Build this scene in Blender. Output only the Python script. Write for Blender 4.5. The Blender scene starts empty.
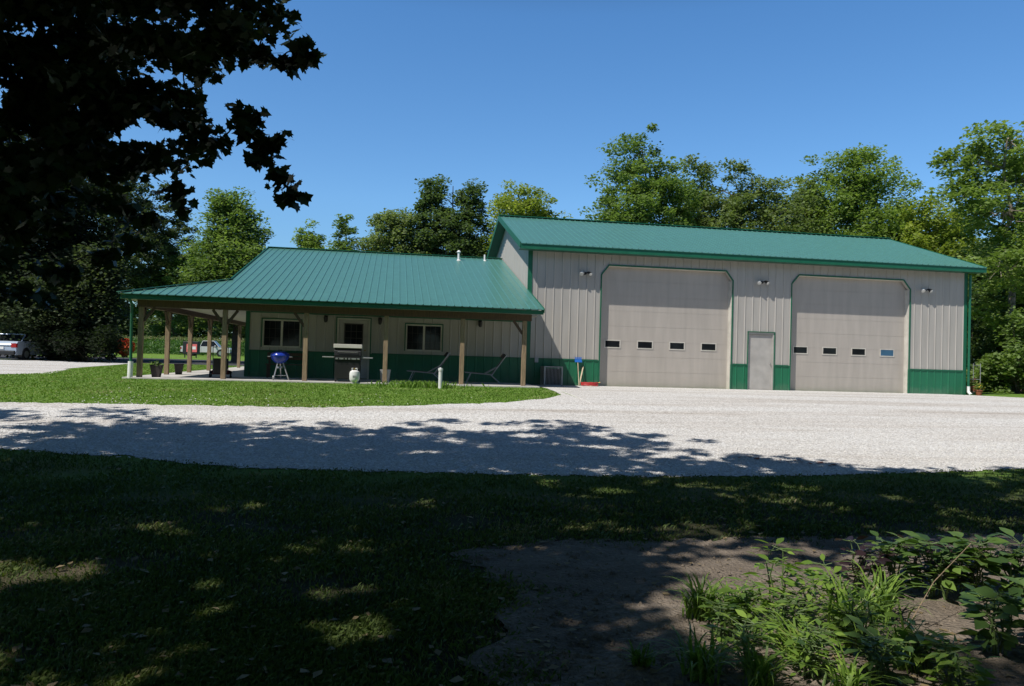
import bpy, math, random
import numpy as np
from mathutils import Vector

# ------------------------------------------------------------------ camera, sky, sun, exposure
SC = bpy.context.scene
COL = SC.collection
R = math.radians
cam_data = bpy.data.cameras.new('camera')
cam = bpy.data.objects.new('camera', cam_data)
COL.objects.link(cam)
SC.camera = cam
cam_data.sensor_width = 36
cam_data.lens = 746.15 * 36 / 1024
cam_data.clip_end = 3000
cam_data.clip_start = 0.05
CAM = np.array([-4.725, -26.139, 0.975])
_y, _p, _r = R(9.077), R(1.064), R(1.671)
F = Vector((math.sin(_y) * math.cos(_p), math.cos(_y) * math.cos(_p), math.sin(_p)))
RT = Vector((math.cos(_y), -math.sin(_y), 0))
UP = RT.cross(F)
# picture rolled clockwise by _r -> camera rolled anticlockwise
X = RT * math.cos(_r) + UP * math.sin(_r)
Y = UP * math.cos(_r) - RT * math.sin(_r)
from mathutils import Matrix
m = Matrix((X, Y, -F)).transposed().to_4x4()
m.translation = Vector(CAM)
cam.matrix_world = m

SUN_EL, SUN_AZ = 54.0, 56.0      # azimuth: degrees to the left of the front wall's normal
sd = Vector((-math.sin(R(SUN_AZ)) * math.cos(R(SUN_EL)), -math.cos(R(SUN_AZ)) * math.cos(R(SUN_EL)), math.sin(R(SUN_EL))))
world = bpy.data.worlds.new('World')
SC.world = world
world.use_nodes = True
wn = world.node_tree
wn.nodes.clear()
sky = wn.nodes.new('ShaderNodeTexSky')
sky.sky_type = 'NISHITA'
sky.sun_disc = False
sky.sun_elevation = R(SUN_EL)
sky.sun_rotation = math.atan2(sd.x, sd.y)
sky.altitude = 100
sky.air_density = 1.0
sky.dust_density = 0.4
sky.ozone_density = 1.6
bg = wn.nodes.new('ShaderNodeBackground')
bg.inputs['Strength'].default_value = 0.088
wo = wn.nodes.new('ShaderNodeOutputWorld')
# the clear sky is palest low down and deepens quickly towards the zenith
tcw = wn.nodes.new('ShaderNodeTexCoord')
sxw = wn.nodes.new('ShaderNodeSeparateXYZ')
wn.links.new(tcw.outputs['Generated'], sxw.inputs[0])
rw_ = wn.nodes.new('ShaderNodeValToRGB')
e_ = rw_.color_ramp.elements
e_[0].position = 0.0; e_[0].color = (.70, .98, 1.2, 1)
e_[1].position = 1.0; e_[1].color = (.18, .26, .34, 1)
for p_, c_ in ((.20, (.95, 1.25, 1.55)), (.42, (.82, 1.25, 1.65)), (.60, (.36, .42, .52))):
    c_ = (c_[0] * 1.0, c_[1] * 1.14, c_[2] * 1.15) if p_ < .5 else c_; q_ = e_.new(p_); q_.color = (*c_, 1)
mw_ = wn.nodes.new('ShaderNodeMixRGB'); mw_.blend_type = 'MULTIPLY'; mw_.inputs[0].default_value = 1
wn.links.new(sxw.outputs['Z'], rw_.inputs[0])
wn.links.new(sky.outputs[0], mw_.inputs[1]); wn.links.new(rw_.outputs[0], mw_.inputs[2])
wn.links.new(mw_.outputs[0], bg.inputs[0])
wn.links.new(bg.outputs[0], wo.inputs[0])

sl = bpy.data.lights.new('sun', 'SUN')
sl.energy = 4.8
sl.angle = R(0.5)
sl.color = (1.0, 0.95, 0.88)
sun = bpy.data.objects.new('sun', sl)
COL.objects.link(sun)
sun.rotation_euler = sd.to_track_quat('Z', 'Y').to_euler()
SC.view_settings.view_transform = 'Standard'
SC.view_settings.look = 'None'
SC.view_settings.gamma = 1
SC.view_settings.exposure = 0.0
SC.render.engine = 'CYCLES'
SC.cycles.max_bounces = 6
SC.cycles.transparent_max_bounces = 8

# ------------------------------------------------------------------ materials
def newmat(name):
    mt = bpy.data.materials.new(name)
    mt.use_nodes = True
    nt = mt.node_tree
    return mt, nt, nt.nodes['Principled BSDF']

def N(nt, t, **kw):
    n = nt.nodes.new(t)
    for k, v in kw.items():
        if k in n.inputs: n.inputs[k].default_value = v
        else: setattr(n, k, v)
    return n

def ramp(nt, stops):
    r = nt.nodes.new('ShaderNodeValToRGB')
    e = r.color_ramp.elements
    while len(e) < len(stops): e.new(0.5)
    for i, (p, c) in enumerate(stops):
        e[i].position = p
        e[i].color = (*c, 1)
    return r

def plain(name, col, rough=0.6, metal=0.0, var=0.12, scale=3.0, bump=0.0, bscale=60, spec=0.5):
    """procedural paint / metal / plastic with slight dirt variation"""
    mt, nt, b = newmat(name)
    tc = N(nt, 'ShaderNodeTexCoord')
    n1 = N(nt, 'ShaderNodeTexNoise', Scale=scale, Detail=6.0)
    nt.links.new(tc.outputs['Object'], n1.inputs['Vector'])
    lo = tuple(c * (1 - var) for c in col)
    hi = tuple(min(1, c * (1 + var)) for c in col)
    r = ramp(nt, [(0.3, lo), (0.7, hi)])
    nt.links.new(n1.outputs['Fac'], r.inputs[0])
    nt.links.new(r.outputs[0], b.inputs['Base Color'])
    b.inputs['Roughness'].default_value = rough
    b.inputs['Metallic'].default_value = metal
    b.inputs['Specular IOR Level'].default_value = spec
    if bump:
        n2 = N(nt, 'ShaderNodeTexNoise', Scale=bscale, Detail=4.0)
        nt.links.new(tc.outputs['Object'], n2.inputs['Vector'])
        bp = N(nt, 'ShaderNodeBump', Strength=bump, Distance=0.02)
        nt.links.new(n2.outputs['Fac'], bp.inputs['Height'])
        nt.links.new(bp.outputs[0], b.inputs['Normal'])
    return mt

def steel_siding(name, col, rough=0.45, dirt=None):
    """painted steel sheet: faint streaks, oil-canning and splashed dirt close to the ground"""
    mt, nt, b = newmat(name)
    g = N(nt, 'ShaderNodeNewGeometry')
    mp = N(nt, 'ShaderNodeMapping')
    mp.inputs['Scale'].default_value = (3.0, 3.0, 0.35)
    nt.links.new(g.outputs['Position'], mp.inputs['Vector'])
    n1 = N(nt, 'ShaderNodeTexNoise', Scale=1.6, Detail=7.0)
    nt.links.new(mp.outputs[0], n1.inputs['Vector'])
    r = ramp(nt, [(0.3, tuple(c * .9 for c in col)), (0.72, tuple(c * 1.07 for c in col))])
    nt.links.new(n1.outputs['Fac'], r.inputs[0])
    out = r.outputs[0]
    if dirt:
        sx = N(nt, 'ShaderNodeSeparateXYZ')
        nt.links.new(g.outputs['Position'], sx.inputs[0])
        n3 = N(nt, 'ShaderNodeTexNoise', Scale=4.0, Detail=8.0)
        nt.links.new(g.outputs['Position'], n3.inputs['Vector'])
        ma = N(nt, 'ShaderNodeMath', operation='MULTIPLY_ADD')
        ma.inputs[1].default_value = -1.1
        nt.links.new(sx.outputs['Z'], ma.inputs[0])
        nt.links.new(n3.outputs['Fac'], ma.inputs[2])
        rr = ramp(nt, [(0.15, (0, 0, 0)), (0.8, (.5, .5, .5))])
        nt.links.new(ma.outputs[0], rr.inputs[0])
        mx = N(nt, 'ShaderNodeMixRGB')
        mx.inputs[2].default_value = (*dirt, 1)
        nt.links.new(rr.outputs[0], mx.inputs[0])
        nt.links.new(out, mx.inputs[1])
        out = mx.outputs[0]
    nt.links.new(out, b.inputs['Base Color'])
    b.inputs['Roughness'].default_value = rough
    b.inputs['Specular IOR Level'].default_value = 0.5
    n2 = N(nt, 'ShaderNodeTexNoise', Scale=1.3, Detail=2.0)
    nt.links.new(g.outputs['Position'], n2.inputs['Vector'])
    bp = N(nt, 'ShaderNodeBump', Strength=0.12, Distance=0.03)
    nt.links.new(n2.outputs['Fac'], bp.inputs['Height'])
    nt.links.new(bp.outputs[0], b.inputs['Normal'])
    return mt

def wood(name, col, dark):
    mt, nt, b = newmat(name)
    tc = N(nt, 'ShaderNodeTexCoord')
    mp = N(nt, 'ShaderNodeMapping')
    mp.inputs['Scale'].default_value = (9, 9, 0.9)
    nt.links.new(tc.outputs['Object'], mp.inputs['Vector'])
    n = N(nt, 'ShaderNodeTexNoise', Scale=4.0, Detail=8.0, Distortion=1.0)
    nt.links.new(mp.outputs[0], n.inputs['Vector'])
    r = ramp(nt, [(0.3, dark), (0.65, col)])
    nt.links.new(n.outputs['Fac'], r.inputs[0])
    nt.links.new(r.outputs[0], b.inputs['Base Color'])
    b.inputs['Roughness'].default_value = 0.8
    bp = N(nt, 'ShaderNodeBump', Strength=0.3, Distance=0.01)
    nt.links.new(n.outputs['Fac'], bp.inputs['Height'])
    nt.links.new(bp.outputs[0], b.inputs['Normal'])
    return mt

def leafmat(name, stops, trans=0.3, rough=0.5, clump=0.5):
    """foliage: every leaf its own green, whole clumps drift in hue"""
    mt, nt, b = newmat(name)
    g = N(nt, 'ShaderNodeNewGeometry')
    n = N(nt, 'ShaderNodeTexNoise', Scale=clump, Detail=3.0)
    nt.links.new(g.outputs['Position'], n.inputs['Vector'])
    ad = N(nt, 'ShaderNodeMath', operation='MULTIPLY_ADD')
    ad.inputs[1].default_value = 0.55
    nt.links.new(g.outputs['Random Per Island'], ad.inputs[0])
    s = N(nt, 'ShaderNodeMath', operation='MULTIPLY_ADD')
    s.inputs[1].default_value = 1.3
    s.inputs[2].default_value = -0.42
    nt.links.new(n.outputs['Fac'], s.inputs[0])
    nt.links.new(s.outputs[0], ad.inputs[2])
    r = ramp(nt, stops)
    nt.links.new(ad.outputs[0], r.inputs[0])
    nt.links.new(r.outputs[0], b.inputs['Base Color'])
    b.inputs['Roughness'].default_value = rough
    b.inputs['Specular IOR Level'].default_value = 0.35
    tl = N(nt, 'ShaderNodeBsdfTranslucent')
    hs = N(nt, 'ShaderNodeMixRGB', blend_type='MULTIPLY')
    hs.inputs[0].default_value = 1
    hs.inputs[2].default_value = (1.3, 1.45, 0.6, 1)
    nt.links.new(r.outputs[0], hs.inputs[1])
    nt.links.new(hs.outputs[0], tl.inputs['Color'])
    mx = N(nt, 'ShaderNodeMixShader')
    mx.inputs[0].default_value = trans
    nt.links.new(b.outputs[0], mx.inputs[1])
    nt.links.new(tl.outputs[0], mx.inputs[2])
    nt.links.new(mx.outputs[0], nt.nodes['Material Output'].inputs[0])
    return mt

def ground_mat(name, stops, s1, s2, w=0.5, bump=0.5, bs=80, extra=None, dist=0.02):
    mt, nt, b = newmat(name)
    g = N(nt, 'ShaderNodeNewGeometry')
    a = N(nt, 'ShaderNodeTexNoise', Scale=s1, Detail=8.0, Roughness=0.65)
    c = N(nt, 'ShaderNodeTexNoise', Scale=s2, Detail=6.0, Roughness=0.7)
    for q in (a, c): nt.links.new(g.outputs['Position'], q.inputs['Vector'])
    mx = N(nt, 'ShaderNodeMixRGB')
    mx.inputs[0].default_value = w
    nt.links.new(a.outputs['Fac'], mx.inputs[1])
    nt.links.new(c.outputs['Fac'], mx.inputs[2])
    r = ramp(nt, stops)
    nt.links.new(mx.outputs[0], r.inputs[0])
    out = r.outputs[0]
    if extra:   # (scale, lo, hi, colour): blotches of another colour
        e = N(nt, 'ShaderNodeTexNoise', Scale=extra[0], Detail=5.0)
        nt.links.new(g.outputs['Position'], e.inputs['Vector'])
        er = ramp(nt, [(extra[1], (0, 0, 0)), (extra[2], (.8, .8, .8))])
        nt.links.new(e.outputs['Fac'], er.inputs[0])
        m2 = N(nt, 'ShaderNodeMixRGB')
        m2.inputs[2].default_value = (*extra[3], 1)
        nt.links.new(er.outputs[0], m2.inputs[0])
        nt.links.new(out, m2.inputs[1])
        out = m2.outputs[0]
    nt.links.new(out, b.inputs['Base Color'])
    b.inputs['Roughness'].default_value = 0.95
    b.inputs['Specular IOR Level'].default_value = 0.1
    bn = N(nt, 'ShaderNodeTexNoise', Scale=bs, Detail=4.0)
    nt.links.new(g.outputs['Position'], bn.inputs['Vector'])
    bp = N(nt, 'ShaderNodeBump', Strength=bump, Distance=dist)
    nt.links.new(bn.outputs['Fac'], bp.inputs['Height'])
    nt.links.new(bp.outputs[0], b.inputs['Normal'])
    return mt

def gravel_mat(name):
    mt, nt, b = newmat(name)
    g = N(nt, 'ShaderNodeNewGeometry')
    v = N(nt, 'ShaderNodeTexVoronoi', Scale=42.0)
    nt.links.new(g.outputs['Position'], v.inputs['Vector'])
    sep = N(nt, 'ShaderNodeSeparateXYZ')
    nt.links.new(v.outputs['Color'], sep.inputs[0])
    r = ramp(nt, [(0.0, (.34, .32, .30)), (0.25, (.48, .465, .445)), (0.6, (.60, .59, .57)), (1.0, (.78, .77, .75))])
    nt.links.new(sep.outputs[0], r.inputs[0])
    n = N(nt, 'ShaderNodeTexNoise', Scale=0.5, Detail=8.0, Roughness=0.7)
    mp = N(nt, 'ShaderNodeMapping')
    mp.inputs['Scale'].default_value = (0.13, 1.5, 1)
    nt.links.new(g.outputs['Position'], mp.inputs['Vector'])
    nt.links.new(mp.outputs[0], n.inputs['Vector'])
    r2 = ramp(nt, [(0.30, (.62, .56, .50)), (0.42, (.89, .86, .83)), (0.52, (1.0, .995, .985)), (0.7, (1.07, 1.08, 1.08))])
    nt.links.new(n.outputs['Fac'], r2.inputs[0])
    mx = N(nt, 'ShaderNodeMixRGB', blend_type='MULTIPLY')
    mx.inputs[0].default_value = 1
    nt.links.new(r.outputs[0], mx.inputs[1])
    nt.links.new(r2.outputs[0], mx.inputs[2])
    nt.links.new(mx.outputs[0], b.inputs['Base Color'])
    b.inputs['Roughness'].default_value = 0.95
    b.inputs['Specular IOR Level'].default_value = 0.15
    bp = N(nt, 'ShaderNodeBump', Strength=0.6, Distance=0.012)
    inv = N(nt, 'ShaderNodeMath', operation='SUBTRACT')
    inv.inputs[0].default_value = 1
    nt.links.new(v.outputs['Distance'], inv.inputs[1])
    nt.links.new(inv.outputs[0], bp.inputs['Height'])
    nt.links.new(bp.outputs[0], b.inputs['Normal'])
    return mt

M = {}
M['roof'] = steel_siding('green_roof_steel', (.078, .215, .185), 0.34)
M['tan'] = steel_siding('tan_wall_steel', (.415, .392, .355), 0.5, dirt=(.30, .27, .23))
M['green'] = steel_siding('green_wall_steel', (.014, .15, .072), 0.42, dirt=(.16, .19, .14))
M['trim'] = plain('green_trim', (.012, .12, .062), 0.4)
M['soffit'] = plain('soffit_panel', (.36, .34, .30), 0.6)
M['darksoffit'] = plain('green_soffit', (.02, .09, .06), 0.6)
M['gdoor'] = steel_siding('taupe_door_panel', (.435, .395, .35), 0.5, dirt=(.35, .31, .28))
M['mdoor'] = plain('beige_door', (.42, .40, .37), 0.5)
M['white'] = plain('white_plastic', (.78, .78, .76), 0.4)
M['beige'] = plain('beige_trim', (.55, .52, .46), 0.5)
M['glass'] = plain('dark_window_glass', (.012, .014, .016), 0.05, var=0.3, spec=0.25)
M['blueglass'] = plain('blue_reflection_glass', (.05, .13, .22), 0.1)  # blue reflection painted into the pane's base colour
M['post'] = wood('weathered_post', (.33, .24, .145), (.17, .12, .075))
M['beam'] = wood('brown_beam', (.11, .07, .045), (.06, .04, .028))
M['concrete'] = plain('concrete', (.50, .48, .45), 0.9, var=0.15, scale=1.5, bump=0.3)
M['bark'] = plain('bark', (.10, .08, .06), 0.95, var=0.5, scale=5, bump=1.0, bscale=18)
M['palebark'] = plain('pale_bark', (.25, .21, .17), 0.95, var=0.4, scale=4, bump=1.0, bscale=18)
M['black'] = plain('black_plastic', (.012, .012, .013), 0.5)
M['rubber'] = plain('rubber', (.015, .015, .015), 0.85)
M['blue'] = plain('blue_enamel', (.02, .05, .38), 0.2)
M['steel'] = plain('brushed_steel', (.55, .55, .54), 0.35, metal=0.8)
M['alu'] = plain('grey_metal', (.35, .36, .37), 0.45, metal=0.3)
M['red'] = plain('red_rubber', (.45, .03, .03), 0.5)
M['brass'] = plain('brass', (.4, .28, .1), 0.35, metal=0.9)
M['bluepl'] = plain('blue_plastic', (.02, .15, .55), 0.5)
M['handle'] = wood('pale_handle', (.6, .5, .35), (.45, .36, .24))
M['sling'] = plain('brown_sling', (.13, .11, .10), 0.8)
M['planter'] = plain('dark_planter', (.05, .04, .04), 0.7)
M['terra'] = plain('terracotta', (.30, .10, .05), 0.8)
M['soil'] = plain('potting_soil', (.04, .03, .02), 0.95)
M['silver'] = plain('silver_blue_paint', (.42, .50, .62), 0.25, metal=0.3, var=.04)
M['whitepaint'] = plain('white_car_paint', (.62, .60, .60), 0.25, var=.04)
M['chrome'] = plain('chrome', (.8, .8, .8), 0.15, metal=1.0, var=.02)
M['redlens'] = plain('red_lens', (.35, .01, .01), 0.2)
M['signred'] = plain('red_sign_paint', (.75, .16, .16), 0.5)
M['signwhite'] = plain('white_sign_paint', (.8, .75, .75), 0.5)
M['yellow'] = plain('yellow_petal', (.7, .5, .03), 0.6)
M['orange'] = plain('orange_petal', (.80, .13, .05), 0.6, var=.3, scale=8)
M['darkred'] = plain('dark_red_cloth', (.10, .015, .02), 0.8)
M['lamp'] = plain('clear_lamp_glass', (.6, .6, .58), 0.15)
M['stone'] = plain('pale_limestone', (.6, .58, .55), 0.9, var=.35, scale=40)
M['gravel'] = gravel_mat('white_gravel')
M['lawn'] = ground_mat('lawn_soil', [(.32, (.11, .175, .03)), (.5, (.155, .275, .045)), (.68, (.22, .32, .068))], 0.7, 12, 0.5, 1.0, 60, extra=(0.35, .56, .72, (.19, .17, .07)), dist=.04)
def lawn_thin_shade():  # near lawn: thin brown soil, plus foreground shade mixed into the colour
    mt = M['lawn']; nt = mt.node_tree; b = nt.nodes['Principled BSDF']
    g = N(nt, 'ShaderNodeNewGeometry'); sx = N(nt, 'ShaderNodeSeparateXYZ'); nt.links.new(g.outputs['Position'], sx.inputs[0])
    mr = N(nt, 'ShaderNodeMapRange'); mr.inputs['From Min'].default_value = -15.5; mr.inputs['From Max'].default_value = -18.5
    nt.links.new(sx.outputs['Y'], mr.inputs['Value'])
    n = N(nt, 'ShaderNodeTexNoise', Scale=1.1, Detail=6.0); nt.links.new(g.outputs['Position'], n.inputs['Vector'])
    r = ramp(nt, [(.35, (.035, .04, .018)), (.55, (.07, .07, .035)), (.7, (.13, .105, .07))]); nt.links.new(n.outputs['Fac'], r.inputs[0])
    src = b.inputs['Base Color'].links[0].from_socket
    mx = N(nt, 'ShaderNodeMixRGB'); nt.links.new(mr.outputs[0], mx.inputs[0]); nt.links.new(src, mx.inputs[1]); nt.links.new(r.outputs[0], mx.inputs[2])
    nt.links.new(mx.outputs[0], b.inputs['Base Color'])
lawn_thin_shade()
M['dirt'] = ground_mat('garden_dirt', [(.3, (.11, .09, .07)), (.5, (.20, .165, .13)), (.7, (.33, .275, .22))], 1.5, 22, 0.5, 1.0, 40, dist=.04)
M['lane'] = ground_mat('shade_dark_lane', [(.3, (.05, .05, .055)), (.7, (.09, .09, .10))], 1.0, 30, 0.5, .5, 60)  # gravel lane with tree shade put into its dark grey colour
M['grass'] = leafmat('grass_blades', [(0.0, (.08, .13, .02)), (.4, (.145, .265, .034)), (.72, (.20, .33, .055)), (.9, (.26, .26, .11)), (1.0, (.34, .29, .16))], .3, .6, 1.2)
M['grassthin_shade'] = leafmat('thin_shade_grass_blades', [(0.0, (.03, .05, .012)), (.4, (.065, .10, .022)), (.72, (.11, .155, .035)), (.88, (.17, .17, .07)), (1.0, (.28, .23, .13))], .3, .6, 1.2)  # thin near blades, with the foreground shade put into a darker green
M['grassdry'] = leafmat('dry_grass', [(0.0, (.16, .12, .06)), (1.0, (.34, .26, .14))], .2, .7, 2)
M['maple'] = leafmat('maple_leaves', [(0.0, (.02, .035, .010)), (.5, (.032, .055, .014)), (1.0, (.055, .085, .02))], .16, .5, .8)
G = dict(
    mid=[(0.0, (0.081, 0.131, 0.039)), (.5, (0.162, 0.239, 0.079)), (1.0, (0.273, 0.353, 0.128))],
    dark=[(0.0, (0.041, 0.074, 0.034)), (.5, (0.099, 0.148, 0.067)), (1.0, (0.174, 0.228, 0.098))],
    black=[(0.0, (.006, .013, .008)), (.5, (.013, .022, .012)), (1.0, (.032, .046, .022))],
    bright=[(0.0, (0.110, 0.165, 0.043)), (.5, (0.209, 0.291, 0.085)), (1.0, (0.313, 0.399, 0.140))],
    yellow=[(0.0, (0.139, 0.188, 0.037)), (.5, (0.267, 0.325, 0.073)), (1.0, (0.394, 0.433, 0.110))],
    olive=[(0.0, (0.087, 0.125, 0.055)), (.5, (0.180, 0.234, 0.104)), (1.0, (0.290, 0.336, 0.159))],
    grey=[(0.0, (.025, .04, .025)), (.5, (.055, .078, .045)), (1.0, (.13, .155, .085))])
for k, v in G.items(): M['leaf_' + k] = leafmat(k + '_leaves', v, .44, .5, .45)
M['weed'] = leafmat('weed_leaves', [(0.0, (.05, .10, .02)), (.45, (.15, .25, .04)), (.85, (.26, .38, .07)), (1.0, (.26, .22, .10))], .35, .45, 3)
M['bean'] = leafmat('bean_leaves', [(0.0, (.03, .07, .02)), (.5, (.09, .16, .04)), (1.0, (.19, .29, .06))], .3, .45, 3)
M['purple'] = leafmat('purple_leaves', [(0.0, (.02, .012, .016)), (1.0, (.06, .035, .04))], .2, .4, 3)
M['stem'] = plain('green_stem', (.09, .14, .04), 0.6)
M['corn'] = leafmat('corn_leaves', [(0.0, (.03, .09, .014)), (.5, (.07, .16, .03)), (1.0, (.14, .24, .06))], .3, .5, .5)
M['tassel'] = leafmat('corn_tassels', [(0.0, (.16, .17, .07)), (1.0, (.30, .29, .13))], .3, .6, .5)

# ------------------------------------------------------------------ helpers
def tag(o, label=None, cat=None, group=None, kind=None):
    if label: o['label'] = label
    if cat: o['category'] = cat
    if group: o['group'] = group
    if kind: o['kind'] = kind
    return o

def empty(name, loc=(0, 0, 0), rz=0, label=None, cat=None, group=None):
    o = bpy.data.objects.new(name, None)
    COL.objects.link(o)
    o.location = loc
    o.rotation_euler = (0, 0, rz)
    o.empty_display_size = 0.2
    return tag(o, label, cat, group)

class MB:
    def __init__(s): s.v = []; s.f = []
    def poly(s, pts):
        i = len(s.v); s.v += [tuple(p) for p in pts]; s.f.append(tuple(range(i, i + len(pts)))); return s
    def hexa(s, a, b):
        """a: 4 points of one face, b: the 4 opposite ones"""
        i = len(s.v); s.v += [tuple(p) for p in a] + [tuple(p) for p in b]
        s.f += [(i + 3, i + 2, i + 1, i), (i + 4, i + 5, i + 6, i + 7)]
        for k in range(4):
            j = (k + 1) % 4
            s.f.append((i + k, i + j, i + 4 + j, i + 4 + k))
        return s
    def box(s, x0, x1, y0, y1, z0, z1):
        return s.hexa([(x0, y0, z0), (x1, y0, z0), (x1, y1, z0), (x0, y1, z0)], [(x0, y0, z1), (x1, y0, z1), (x1, y1, z1), (x0, y1, z1)])
    def bar(s, a, b, w, h, up=(0, 0, 1)):
        a = Vector(a); b = Vector(b); d = (b - a).normalized(); u = Vector(up)
        sd_ = d.cross(u)
        if sd_.length < 1e-4: sd_ = Vector((1, 0, 0))
        sd_.normalize(); u = sd_.cross(d).normalized()
        q = [sd_ * (-w / 2) - u * h / 2, sd_ * (w / 2) - u * h / 2, sd_ * (w / 2) + u * h / 2, sd_ * (-w / 2) + u * h / 2]
        return s.hexa([a + k for k in q], [b + k for k in q])
    def rib(s, a, b, n, w=0.055, h=0.019):
        a = Vector(a); b = Vector(b); n = Vector(n).normalized(); d = (b - a).normalized(); c = d.cross(n)
        q = [c * (-w / 2) - n * .001, c * (w / 2) - n * .001, c * (w * .22) + n * h, c * (-w * .22) + n * h]
        return s.hexa([a + k for k in q], [b + k for k in q])
    def tube(s, pts, rad, seg=8, cap=True):
        pts = [Vector(p) for p in pts]
        if not hasattr(rad, '__len__'): rad = [rad] * len(pts)
        base = len(s.v); u = None
        for i, p in enumerate(pts):
            d = (pts[min(i + 1, len(pts) - 1)] - pts[max(i - 1, 0)]).normalized()
            if u is None:
                u = d.cross(Vector((0, 0, 1)))
                if u.length < 1e-3: u = d.cross(Vector((1, 0, 0)))
            u = (u - d * u.dot(d)).normalized(); w = d.cross(u)
            for k in range(seg):
                a = 2 * math.pi * k / seg
                s.v.append(tuple(p + (u * math.cos(a) + w * math.sin(a)) * rad[i]))
        for i in range(len(pts) - 1):
            for k in range(seg):
                j = (k + 1) % seg
                s.f.append((base + i * seg + k, base + i * seg + j, base + (i + 1) * seg + j, base + (i + 1) * seg + k))
        if cap:
            s.f.append(tuple(base + k for k in range(seg - 1, -1, -1)))
            s.f.append(tuple(base + (len(pts) - 1) * seg + k for k in range(seg)))
        return s
    def lathe(s, prof, c=(0, 0, 0), seg=20):
        """prof: (radius, z) pairs"""
        c = Vector(c)
        return s.tube([c + Vector((0, 0, z + 1e-4 * i)) for i, (r, z) in enumerate(prof)], [r for r, z in prof], seg)
    def loft(s, rings):
        """closed rings of equal length -> skin with caps"""
        base = len(s.v); n = len(rings[0])
        for r in rings: s.v += [tuple(p) for p in r]
        for i in range(len(rings) - 1):
            for k in range(n):
                j = (k + 1) % n
                s.f.append((base + i * n + k, base + i * n + j, base + (i + 1) * n + j, base + (i + 1) * n + k))
        s.f.append(tuple(base + k for k in range(n - 1, -1, -1)))
        s.f.append(tuple(base + (len(rings) - 1) * n + k for k in range(n)))
        return s
    def build(s, name, mat, parent=None, bevel=0, smooth=False, sub=0):
        me = bpy.data.meshes.new(name)
        me.from_pydata(s.v, [], s.f)
        import bmesh
        bm = bmesh.new(); bm.from_mesh(me); bmesh.ops.recalc_face_normals(bm, faces=bm.faces)
        bm.to_mesh(me); bm.free()
        me.materials.append(mat)
        o = bpy.data.objects.new(name, me)
        COL.objects.link(o)
        if parent: o.parent = parent
        if smooth:
            me.polygons.foreach_set('use_smooth', [True] * len(me.polygons))
            me.set_sharp_from_angle(angle=R(40))
        if bevel:
            b = o.modifiers.new('bevel', 'BEVEL'); b.width = bevel; b.segments = 2; b.limit_method = 'ANGLE'
        if sub:
            b = o.modifiers.new('sub', 'SUBSURF'); b.levels = sub; b.render_levels = sub
        return o

def np_mesh(name, V, k, mat, parent=None, smooth=False):
    """V: (M, k, 3) array, M separate k-gons -> one mesh"""
    Mn = len(V)
    me = bpy.data.meshes.new(name)
    me.vertices.add(Mn * k)
    me.vertices.foreach_set('co', V.reshape(-1).astype(np.float32))
    me.loops.add(Mn * k)
    me.loops.foreach_set('vertex_index', np.arange(Mn * k, dtype=np.int32))
    me.polygons.add(Mn)
    me.polygons.foreach_set('loop_start', np.arange(0, Mn * k, k, dtype=np.int32))
    me.polygons.foreach_set('loop_total', np.full(Mn, k, dtype=np.int32))
    me.update(calc_edges=True)
    me.materials.append(mat)
    o = bpy.data.objects.new(name, me)
    COL.objects.link(o)
    if parent: o.parent = parent
    return o

def height(x, y):
    t = np.clip((-4.5 - np.asarray(y, float)) / 12.5, 0, 1)
    return -.58 * t * t * (3 - 2 * t)

# ------------------------------------------------------------------ leaves
QUAD = np.array([(0, 0, 0), (.5, .38, .06), (1, 0, -.04), (.5, -.38, .06)], float)
MAPLE = np.array([(0, 0), (-.10, .34), (.16, .34), (.14, .56), (.38, .36), (.56, .44), (.62, .22), (.98, 0),
                  (.62, -.22), (.56, -.44), (.38, -.36), (.14, -.56), (.16, -.34), (-.10, -.34)], float)
MAPLE = np.c_[MAPLE, -.10 * np.abs(MAPLE[:, 1]) - .08 * MAPLE[:, 0] ** 2]

def leaf_array(rng, P, size, tmpl=QUAD, up=0.5, droop=0.0, var=.35):
    """leaves at points P; normals lean upward by `up`"""
    n = len(P)
    nrm = rng.normal(size=(n, 3)); nrm /= np.linalg.norm(nrm, axis=1)[:, None]
    nrm[:, 2] = np.abs(nrm[:, 2]) * .7
    nrm = nrm * (1 - up) + np.array([0, 0, up]); nrm /= np.linalg.norm(nrm, axis=1)[:, None]
    d = rng.normal(size=(n, 3)); d[:, 2] -= droop
    d -= nrm * (d * nrm).sum(1)[:, None]; d /= np.linalg.norm(d, axis=1)[:, None]
    e = np.cross(nrm, d)
    s = (size * (1 + var * (rng.random(n) * 2 - 1)))[:, None, None]
    T = tmpl[None]
    return P[:, None, :] + s * (T[..., 0:1] * d[:, None] + T[..., 1:2] * e[:, None] + T[..., 2:3] * nrm[:, None])

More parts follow.
